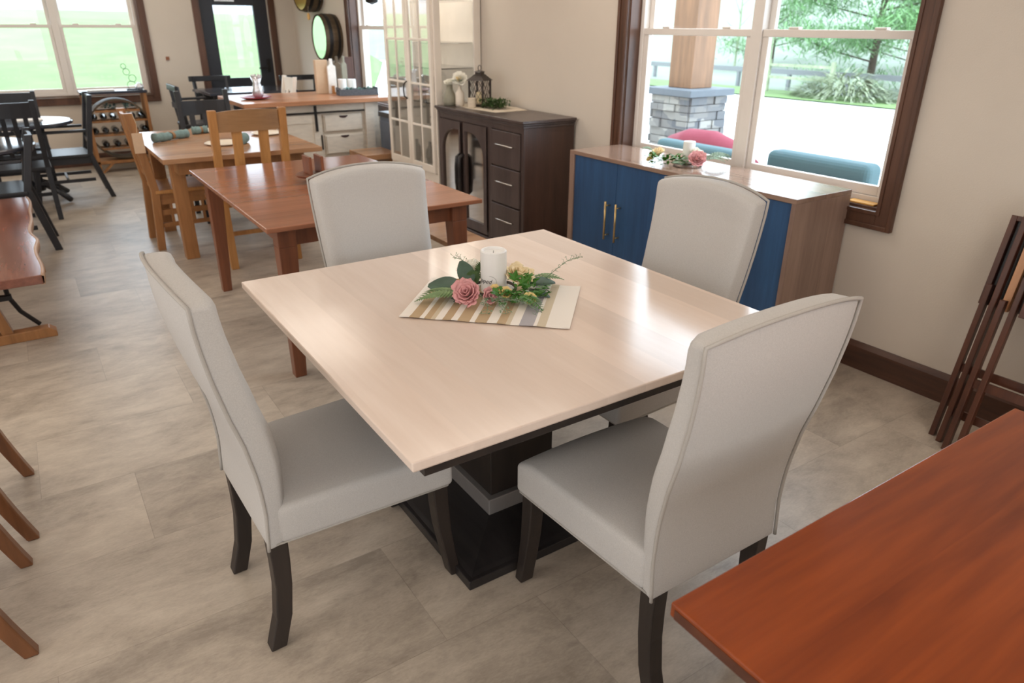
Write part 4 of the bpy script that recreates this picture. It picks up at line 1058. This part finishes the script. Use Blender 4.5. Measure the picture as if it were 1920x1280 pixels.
for k, (y0, y1) in enumerate(((.47, .83), (.834, 1.19))):
    # opening rounded at the top toward the outer edge of the pair
    a0, a1 = y0+.045, y1-.045; zb, zt = .17, .80; r = .2
    if k == 0: op = [(a0, zb), (a1, zb), (a1, zt+.04)]+[(a0+r*(1-math.sin(q)) , zt-r*.9+.04+r*.9*math.cos(q)) for q in [PI/2*i/10 for i in range(11)]]
    else: op = [(a0, zb), (a1, zb)]+[(a1-r*(1-math.cos(q)), zt-r*.9+.04+r*.9*math.sin(q)) for q in [PI/2*i/10 for i in range(11)]]+[(a0, zt+.04)]
    outer = []
    cy, cz_ = (y0+y1)/2, (.10+.90)/2
    for (py, pz) in op:
        dy, dz = py-cy, pz-cz_; sc = min(((y1-y0)/2)/abs(dy) if abs(dy) > 1e-6 else 1e9, .40/abs(dz) if abs(dz) > 1e-6 else 1e9)
        outer.append((cy+dy*sc, cz_+dz*sc))
    # insert true corners
    mb = MB(); n = len(op)
    def P2(p, x): return (x, p[0], p[1])
    for i in range(n):
        j = (i+1) % n
        oi, oj = outer[i], outer[j]; quad = [op[i], op[j], oj]
        # corner between different sides
        if abs(oi[0]-oj[0]) > 1e-6 and abs(oi[1]-oj[1]) > 1e-6:
            cr = (oi[0] if abs(abs(oi[0]-cy)-(y1-y0)/2) < 1e-6 else oj[0], oj[1] if abs(abs(oj[1]-cz_)-.40) < 1e-6 else oi[1]); quad.append(cr)
        quad.append(oi); m_ = len(quad)
        vs = [P2(p, -.012) for p in quad]+[P2(p, .006) for p in quad]
        mb.add(vs, [tuple(range(m_)), tuple(range(m_, 2*m_)), (0, 1, m_+1, m_)])
    do = mb.build('door', 'buffet', t)
    MB().prism([(p[0], p[1]) for p in op], .002, .004, 'x').build('mirror_panel', 'mirrorglass', do)
    # stubby arched pull at the meeting stile
    yh = y1-.02 if k == 0 else y0+.02
    MB().tube([(-.012, yh, .66), (-.045, yh, .64), (-.052, yh, .57), (-.052, yh, .45), (-.045, yh, .37), (-.012, yh, .35)], .015, 8).build('door_pull', 'blackbase', do, smooth=True)
# on the buffet
o = MB().prism([(-.14, -.33), (.14, -.33), (.19, -.1), (.14, .33), (-.14, .33), (-.17, 0)], 0, .003, 'z').build('burlap_runner', 'runner', None); o.location = (3.04, 4.92, .9925); tag(o, 'cream runner with scalloped sides lying on the dark buffet', 'table runner')
t = thing('lantern', 'dark metal lantern with diamond trellis panes on the buffet', 'lantern', (3.03, 5.03, .996), .5)
s_ = .06
MB().box(-s_-.008, s_+.008, -s_-.008, s_+.008, 0, .014).build('base', 'lantern', t, bev=.003)
for a in (-1, 1):
    for b_ in (-1, 1): MB().bar((a*s_, b_*s_, .014), (a*s_, b_*s_, .19), .012, .012).build('frame_post', 'lantern', t)
mb = MB()
for q in range(4):
    for i in range(3):
        for s in (-1, 1):
            for j in range(3):
                u0, z0 = (-s_+2*s_*i/3), .014+.176*j/3; p0 = (u0 if s > 0 else u0+2*s_/3, z0); p1 = (u0+2*s_/3 if s > 0 else u0, z0+.176/3)
                R4 = lambda u, v: [(u, -s_), (s_, u), (-u, s_), (-s_, -u)][q]
                a, b_ = R4(p0[0], 0), R4(p1[0], 0); mb.tube([(a[0], a[1], p0[1]), (b_[0], b_[1], p1[1])], .0016, 4)
mb.build('trellis', 'lantern', t)
MB().taper((0, 0, .19), (.15, .15), (0, 0, .235), (.06, .06)).build('roof', 'lantern', t)
MB().box(-.026, .026, -.026, .026, .235, .252).taper((0, 0, .252), (.07, .07), (0, 0, .262), (.02, .02)).build('chimney', 'lantern', t)
MB().tube([(.022*math.cos(2*PI*k/16), 0, .28+.02*math.sin(2*PI*k/16)) for k in range(16)], .003, 5, closed=True).build('ring_handle', 'lantern', t)
o = MB().lathe([(.028, 0), (.03, .004), (.03, .085), (.02, .09)], n=20).build('lantern_candle', 'cream', None); o.location = (3.03, 5.03, 1.011); tag(o, 'cream candle standing inside the dark lantern', 'candle')
mb = MB()
for k in range(420): mb.leaf((max(-.08, min(.08, rnd.gauss(0, .045))), max(-.11, min(.11, rnd.gauss(0, .06))), rnd.uniform(.0, .06)), (rnd.uniform(-1, 1), rnd.uniform(-1, 1), rnd.uniform(0, 1)), (0, 0, 1), .028, .016, .2, 2)
o = mb.build('boxwood_garland', 'moss', None); o.location = (3.05, 4.83, .997); tag(o, 'low bunch of green boxwood beside the lantern on the buffet', 'plant')
t = thing('flower_vase', 'slim cream bottle vase with a big white bloom on the buffet', 'vase', (2.90, 5.12, .993))
MB().lathe([(.03, 0), (.035, .02), (.034, .10), (.014, .125), (.013, .15), (.017, .155), (.012, .155), (.010, .12)], n=24).build('vase_body', 'vase', t, smooth=True)
MB().tube([(0, 0, .1), (0, -.005, .2)], .003, 5).build('stem', 'moss', t)
rose(t, (0, -.01, .2), .05, 'white_petal', (-.5, -.6, .5), 'white_bloom', 5)
rose(t, (-.02, -.022, .205), .018, 'yellow', (-.6, -.6, .4), 'yellow_centre', 3)
mb = MB()
for k in range(7): mb.leaf((0, 0, .19), (rnd.uniform(-1, 1), rnd.uniform(-1, 1), rnd.uniform(-.3, .6)), (0, 0, 1), .075, .03, .3, 5)
mb.build('leaf', 'moss', t, smooth=True)
o = MB().lathe([(.03, 0), (.032, .003), (.032, .066), (.028, .07), (.026, .05)], n=24).build('candle_jar', 'runner', None); o.location = (2.92, 4.97, .996); tag(o, 'small beige candle cup left of the lantern on the buffet', 'candle')
t = thing('wood_finial_vase', 'grey-green bulbous vase beside the cream bottle vase on the buffet', 'vase', (2.865, 5.22, .993))
MB().lathe([(.045, 0), (.052, .03), (.045, .08), (.026, .12), (.024, .15), (.028, .155), (.02, .15)], n=24).build('vase_body', 'greyvase', t, smooth=True)
rose(t, (0, 0, .165), .035, 'white_petal', (-.3, -.3, 1), 'white_bloom', 4)

# ------------------------------------------------------------------ navy credenza
t = thing('credenza', 'walnut credenza with navy blue doors and brass bar pulls under the window', 'credenza', (2.82, 1.935, 0))
D_, L_ = .42, 1.66
MB().box(0, D_, 0, L_, .845, .868).build('top_panel', 'credtop', t, bev=.002)
MB().box(0, D_, 0, .024, .05, .845).build('side_panel', 'credwood', t, bev=.002)
MB().box(0, D_, L_-.045, L_, .05, .845).build('side_panel', 'credwood', t, bev=.002)
MB().box(.03, D_, .024, L_-.045, .05, .845).build('carcass', 'credwood', t)
MB().box(.03, D_-.03, .04, L_-.04, 0, .05).build('plinth', 'ebony', t)
span = (L_-.045-.024)/4
for k in range(4):
    y0 = .024+span*k+.0015; y1 = .024+span*(k+1)-.0015
    dr = MB().box(.008, .03, y0, y1, .055, .842).build('door', 'blue', t, bev=.0015)
    yh = y1-.045 if k % 2 == 0 else y0+.045
    hb = MB().tube([(-.028, yh, .39), (-.028, yh, .62)], .0065, 10)
    for z in (.415, .595): hb.tube([(-.028, yh, z), (.009, yh, z)], .004, 8)
    hb.build('bar_pull', 'brass', dr, smooth=True)
pillar_candle((3.07, 2.84, .869), .033, .125, 'white pillar candle amid flowers on the walnut credenza', False)
centrepiece((3.07, 2.84, .869), math.atan2(2.84, 3.07)-PI/2, 'ring of pink and cream roses around the candle on the credenza', True).scale = (1.3, 1.3, 1.3)
o = MB().box(-.03, .03, -.07, .07, 0, .006).build('paint_chip', 'amber', None); o.location = (3.295, 1.90, .8035); tag(o, 'small amber card lying on the window sill beside the credenza', 'card')

# ------------------------------------------------------------------ folding tables leaning on the right wall
ANG = math.radians(12.5)
def U(u, v): return (u*math.sin(ANG)+v*math.cos(ANG), u*math.cos(ANG)-v*math.sin(ANG))   # u climbs, v goes toward the wall
def leaning(label, x0, y0, legs, panel, pale=None, rails=()):
    t = thing('folding_table', label, 'folding table', (x0, y0, 0), 0, 'folded tables leaning against the right wall')
    for y, u1, v in legs:
        MB().prism([U(0, v), U(0, v+.03), U(u1, v+.03), U(u1, v)], y-.011, y+.011, 'y').build('leg', 'fold', t, bev=.003)
    for ya, yb, u0, v in rails:
        MB().prism([U(u0, v), U(u0, v+.016), U(u0+.035, v+.016), U(u0+.035, v)], ya, yb, 'y').build('crossbar', 'fold', t)
    u0, u1, ya, yb, v = panel
    p = MB().prism([U(u0, v), U(u0, v+.018), U(u1, v+.018), U(u1, v)], ya, yb, 'y').build('folded_top', 'foldtop', t, bev=.002)  # panel face coloured near black for the shadow it lies in
    MB().prism([U(u0, v-.02), U(u0, v+.020), U(u1, v+.020), U(u1, v-.02)], yb, yb+.022, 'y').prism([U(u1-.02, v-.02), U(u1-.02, v), U(u1, v), U(u1, v-.02)], ya, yb, 'y').build('edge_rail', 'fold', p, bev=.002)
    if pale:
        y, a, b_, v = pale
        MB().prism([U(a, v), U(a, v+.022), U(b_, v+.022), U(b_, v)], y-.014, y+.014, 'y').build('pale_strip', 'foldpale', t, bev=.002)
    return t
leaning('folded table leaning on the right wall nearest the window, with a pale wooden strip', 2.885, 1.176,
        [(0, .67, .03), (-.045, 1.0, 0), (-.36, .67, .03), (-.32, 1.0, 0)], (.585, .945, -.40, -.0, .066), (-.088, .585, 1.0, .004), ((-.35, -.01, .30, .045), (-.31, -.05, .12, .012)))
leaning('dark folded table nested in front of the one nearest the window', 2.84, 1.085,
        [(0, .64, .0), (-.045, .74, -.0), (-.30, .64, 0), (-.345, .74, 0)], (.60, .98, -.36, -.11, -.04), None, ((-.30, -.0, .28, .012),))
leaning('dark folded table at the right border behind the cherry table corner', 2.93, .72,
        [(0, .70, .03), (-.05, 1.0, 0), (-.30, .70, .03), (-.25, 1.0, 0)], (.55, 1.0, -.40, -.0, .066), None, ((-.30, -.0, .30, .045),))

# ------------------------------------------------------------------ outside, right side
struct(MB().add([(WX+.2, -25, -.18), (18, -25, -.3), (18, 60, -.3), (WX+.2, 60, -.18)], [(0, 1, 2, 3)]).build('ground_paving', 'concrete'))
mb = MB(); vs = []; fs = []; nx, ny = 14, 20
for i in range(nx+1):
    for j in range(ny+1):
        x = 18+i*5.5; y = -30+j*8; u = i/nx
        vs.append((x, y, -.3-.05*min(1, u*8)+ (0 if x < 29 else (x-29)*.10) + .1*math.sin(x*.5+y*.3)*(1 if x > 20 else 0)))
for i in range(nx):
    for j in range(ny):
        a = i*(ny+1)+j; fs.append((a, a+ny+1, a+ny+2, a+1))
struct(mb.add(vs, fs).build('ground_field', 'palelawn', None, smooth=True))
struct(MB().add([(17.6, -30, -.27), (19.3, -30, -.27), (20.6, 30, -.27), (18.2, 30, -.27)], [(0, 1, 2, 3)]).build('ground_verge', 'lawn'))
# far lawn
mb = MB(); vs = []; fs = []
prof = [(YB+.2, -.1), (12, 0), (16, .35), (22, 1.0), (30, 1.75), (38, 2.1)]
for y, z in prof:
    e_ = 3.3+(y-10.3)*.36
    for x, q in ((-30, 1), (0, 1), (e_*.8, .95), (e_, .8), (e_+.8+(y-10.3)*.1, 0)): vs.append((x, y, -.26+(z+.26)*q))
for i in range(len(prof)-1):
    for k in range(4): a = i*5+k; fs.append((a, a+1, a+6, a+5))
struct(mb.add(vs, fs).build('ground_lawn', 'lawn', None))
struct(MB().add([(-60, 37.9, 2.05), (13, 37.9, 1.6), (30, 90, 8), (-60, 90, 10)], [(0, 1, 2, 3)]).build('ground_slope', 'gravel'))
for i_, x in enumerate((2.0, 3.3)):
    o = MB().lathe([(.25, 0), (.27, .4), (.2, .8), (.08, .95)], n=10).build('white_boulder', 'note', None, smooth=True); o.location = (x+.2, 41, 2.2)
    tag(o, 'white standing marker on the slope above the far lawn, %s of two' % ('left' if i_ == 0 else 'right'), 'marker')

t = thing('porch_column', 'stone-based timber porch column outside the window', 'column', (6.0, 5.63, -.18))
mb = MB(); r2 = random.Random(3)
z = 0
while z < 1.04:
    h_ = r2.uniform(.07, .12); y = -.27
    for s in range(4):
        cur = -.27
        while cur < .27:
            l_ = r2.uniform(.12, .26); e = min(.27, cur+l_); dpt = .27+r2.uniform(0, .035)
            if s == 0: mb.box(-dpt, -.2, cur, e-.006, z, z+h_-.006)
            if s == 1: mb.box(.2, dpt, cur, e-.006, z, z+h_-.006)
            if s == 2: mb.box(cur, e-.006, -dpt, -.2, z, z+h_-.006)
            if s == 3: mb.box(cur, e-.006, .2, dpt, z, z+h_-.006)
            cur = e
    z += h_
mb.box(-.25, .25, -.25, .25, 0, z)
mb.build('stone_base', 'stone', t, bev=.01)
MB().box(-.33, .33, -.33, .33, z, z+.07).build('cap_stone', 'cap', t, bev=.008)
MB().box(-.16, .16, -.16, .16, z+.07, 3.4).build('timber_post', 'timber', t, bev=.008)

# porch furniture seen over the sill
t = thing('outdoor_sofa', 'grey wicker outdoor seat with a teal back cushion outside the right-hand pane', 'outdoor seat', (4.0, 2.66, -.15))
cz0 = .87
MB().box(-.02, .14, -.36, .36, .68, 1.0).build('back_cushion', 'teal', t, bev=.045, seg=4)
MB().box(-.08, -.01, -.40, .42, .0, .90).box(-.08, .7, -.42, -.36, 0, .62).box(-.08, .7, .36, .42, 0, .62).box(-.02, .68, -.36, .36, .12, .36).build('wicker_frame', 'wicker', t, bev=.01)
MB().box(.1, .68, -.35, .35, .36, .50).build('seat_cushion', 'teal', t, bev=.04, seg=4)
t = thing('outdoor_sofa', 'low teal-cushioned outdoor seat below the porch column, left-hand pane', 'outdoor seat', (4.25, 3.86, -.15))
MB().box(-.02, .12, -.40, .42, .60, .90).build('back_cushion', 'teal', t, bev=.04, seg=4)
MB().box(-.08, -.01, -.44, .44, .0, .80).box(-.08, .7, -.46, -.40, 0, .6).box(-.08, .7, .42, .48, 0, .6).box(-.02, .68, -.4, .42, .12, .36).build('wicker_frame', 'wicker', t, bev=.01)
o = MB()
pts = [(5.18, 5.02, .63), (5.17, 4.77, .69), (5.16, 4.5, .69), (5.15, 4.25, .64), (5.14, 4.02, .55)]
o.tube([(p[0], p[1], p[2]-.09) for p in pts], [.08, .11, .12, .11, .08], 14)
o = o.build('red_cushion', 'redf', None, smooth=True); o['label'] = 'red rounded cushion behind the low teal seat outside the window'; o['category'] = 'cushion'
# the red cushion rests on a bench of its own
t = thing('porch_bench', 'dark porch bench carrying the red cushion outside the window', 'bench', (5.24, 4.30, -.18))
MB().box(-.25, .2, -.6, .9, .38, .43).box(.1, .15, -.6, .9, .43, .62).build('bench_frame', 'foldtop', t)
for a in (-.2, .12):
    for b_ in (-.55, .5): MB().box(a, a+.05, b_, b_+.05, 0, .4).build('leg', 'foldtop', t)

# guard rail, post-and-rail fence, brush heap
t = thing('guard_rail', 'pale steel guard rail along the road beyond the paving', 'guard rail', (21.5, 18, -.3))
MB().box(-.03, .03, -9, 12, .42, .58).build('rail_beam', 'galv', t)
for k in range(10): MB().box(-.02, .1, -8.5+2.1*k, -8.4+2.1*k, -.15, .5).build('rail_post', 'galv', t)
t = thing('split_rail_fence', 'short pale rail fence at the left foot of the pine', 'fence', (19.6, 13.0, -.35))
MB().box(-.05, .05, -.05, .05, 0, 1.0).build('fence_post', 'brush', t)
MB().bar((0, 0, .85), (0, 2.2, .85), .06, .08).bar((0, 0, .5), (0, 2.2, .5), .06, .08).build('fence_rail', 'brush', t)
MB().box(-.05, .05, 2.15, 2.25, 0, 1.0).build('fence_post', 'brush', t)
def tree(label, loc, H, R, cards, seed, lowfrac=.15, mat='foliage', name='pine_tree'):
    r3 = random.Random(seed); t = thing(name, label, 'tree', loc)
    MB().tube([(0, 0, -.4), (.05, .03, H*.3), (-.05, 0, H*.7), (0, 0, H*.95)], [.13, .10, .06, .02], 8).build('trunk', 'trunk', t, smooth=True)
    br = MB(); fo = MB()
    for k in range(26):
        z = H*(lowfrac+(1-lowfrac)*k/26); a = r3.uniform(0, 2*PI); rr = R*(1.05-.55*(z/H))*r3.uniform(.7, 1.1)
        e = Vector((rr*math.cos(a), rr*math.sin(a), z+rr*.25)); br.tube([(0, 0, z), e*.5+Vector((0, 0, z*.5-.05)), e], [.03, .02, .008], 5)
        for q in range(cards//26):
            u = r3.uniform(.35, 1.05); c = Vector((0, 0, z))*(1-u)+e*u+Vector((r3.gauss(0, .45), r3.gauss(0, .45), r3.gauss(0, .22)))
            fo.leaf(c, (r3.uniform(-1, 1), r3.uniform(-1, 1), r3.uniform(-.3, .8)), (r3.uniform(-.3, .3), r3.uniform(-.3, .3), 1), r3.uniform(.22, .45), .13, .1, 1)
    br.build('branches', 'trunk', t, smooth=True); fo.build('foliage', mat, t)
    return t
tree('big feathery green pine in front, filling the right-hand pane', (22.5, 13.6, -.3), 7.2, 3.3, 24000, 11, .12)
tree('green pine partly behind the front pine, toward its left', (31, 24.0, -.3), 8.0, 2.9, 9000, 12, .05)
tree('green pine toward the right jamb of the window', (31, 16.6, -.3), 9.5, 3.4, 13000, 13, .05)
tree('green tree seen through the window beside the white cabinet', (24, 36, -.3), 8, 3.5, 5000, 14)
for i_, (x, y, l_) in enumerate(((29, 24.5, 'left'), (29, 22.5, 'right'))):
    t = thing('bare_sapling', 'thin bare sapling beyond the guard rail, %s of two' % l_, 'tree', (x, y, -.3))
    mb = MB().tube([(0, 0, -.3), (.05, 0, 2), (0, .05, 4.5)], [.06, .05, .02], 6)
    for k in range(10):
        a = k*2.4; z = 1.2+.3*k; mb.tube([(0, 0, z), (.6*math.cos(a), .6*math.sin(a), z+.6)], [.02, .008], 4)
    mb.build('twigs', 'brush', t)
mb = MB(); r3 = random.Random(5)
for k in range(900):
    a = r3.uniform(0, 2*PI); q = r3.uniform(0, 1)**.5; z = .75*(1-q*q)
    mb.leaf((.75*q*math.cos(a), 1.5*q*math.sin(a), z*r3.uniform(.3, 1)), (math.cos(a), math.sin(a), r3.uniform(-.3, .9)), (0, .1, 1), r3.uniform(.3, .6), .05, .3, 2)
o = mb.build('brush_heap', 'brush', None); o.location = (19.4, 12.4, -.28); tag(o, 'heap of pale grassy brush at the foot of the pine', 'bush', None, 'stuff')
# parked car hint and hedge strip are out of sight behind the column
mb = MB(); r3 = random.Random(8)
for k in range(1500):
    mb.leaf((r3.gauss(0, .5), r3.uniform(-6, 4), r3.uniform(0, .6)), (r3.uniform(-1, 1), r3.uniform(-1, 1), r3.uniform(0, 1)), (0, .1, 1), r3.uniform(.2, .45), .12, .2, 1)
o = mb.build('low_shrubbery', 'foliage', None); o.location = (23.5, 13, -.35); tag(o, 'low green shrubbery spreading below the pines', 'bush', None, 'stuff')
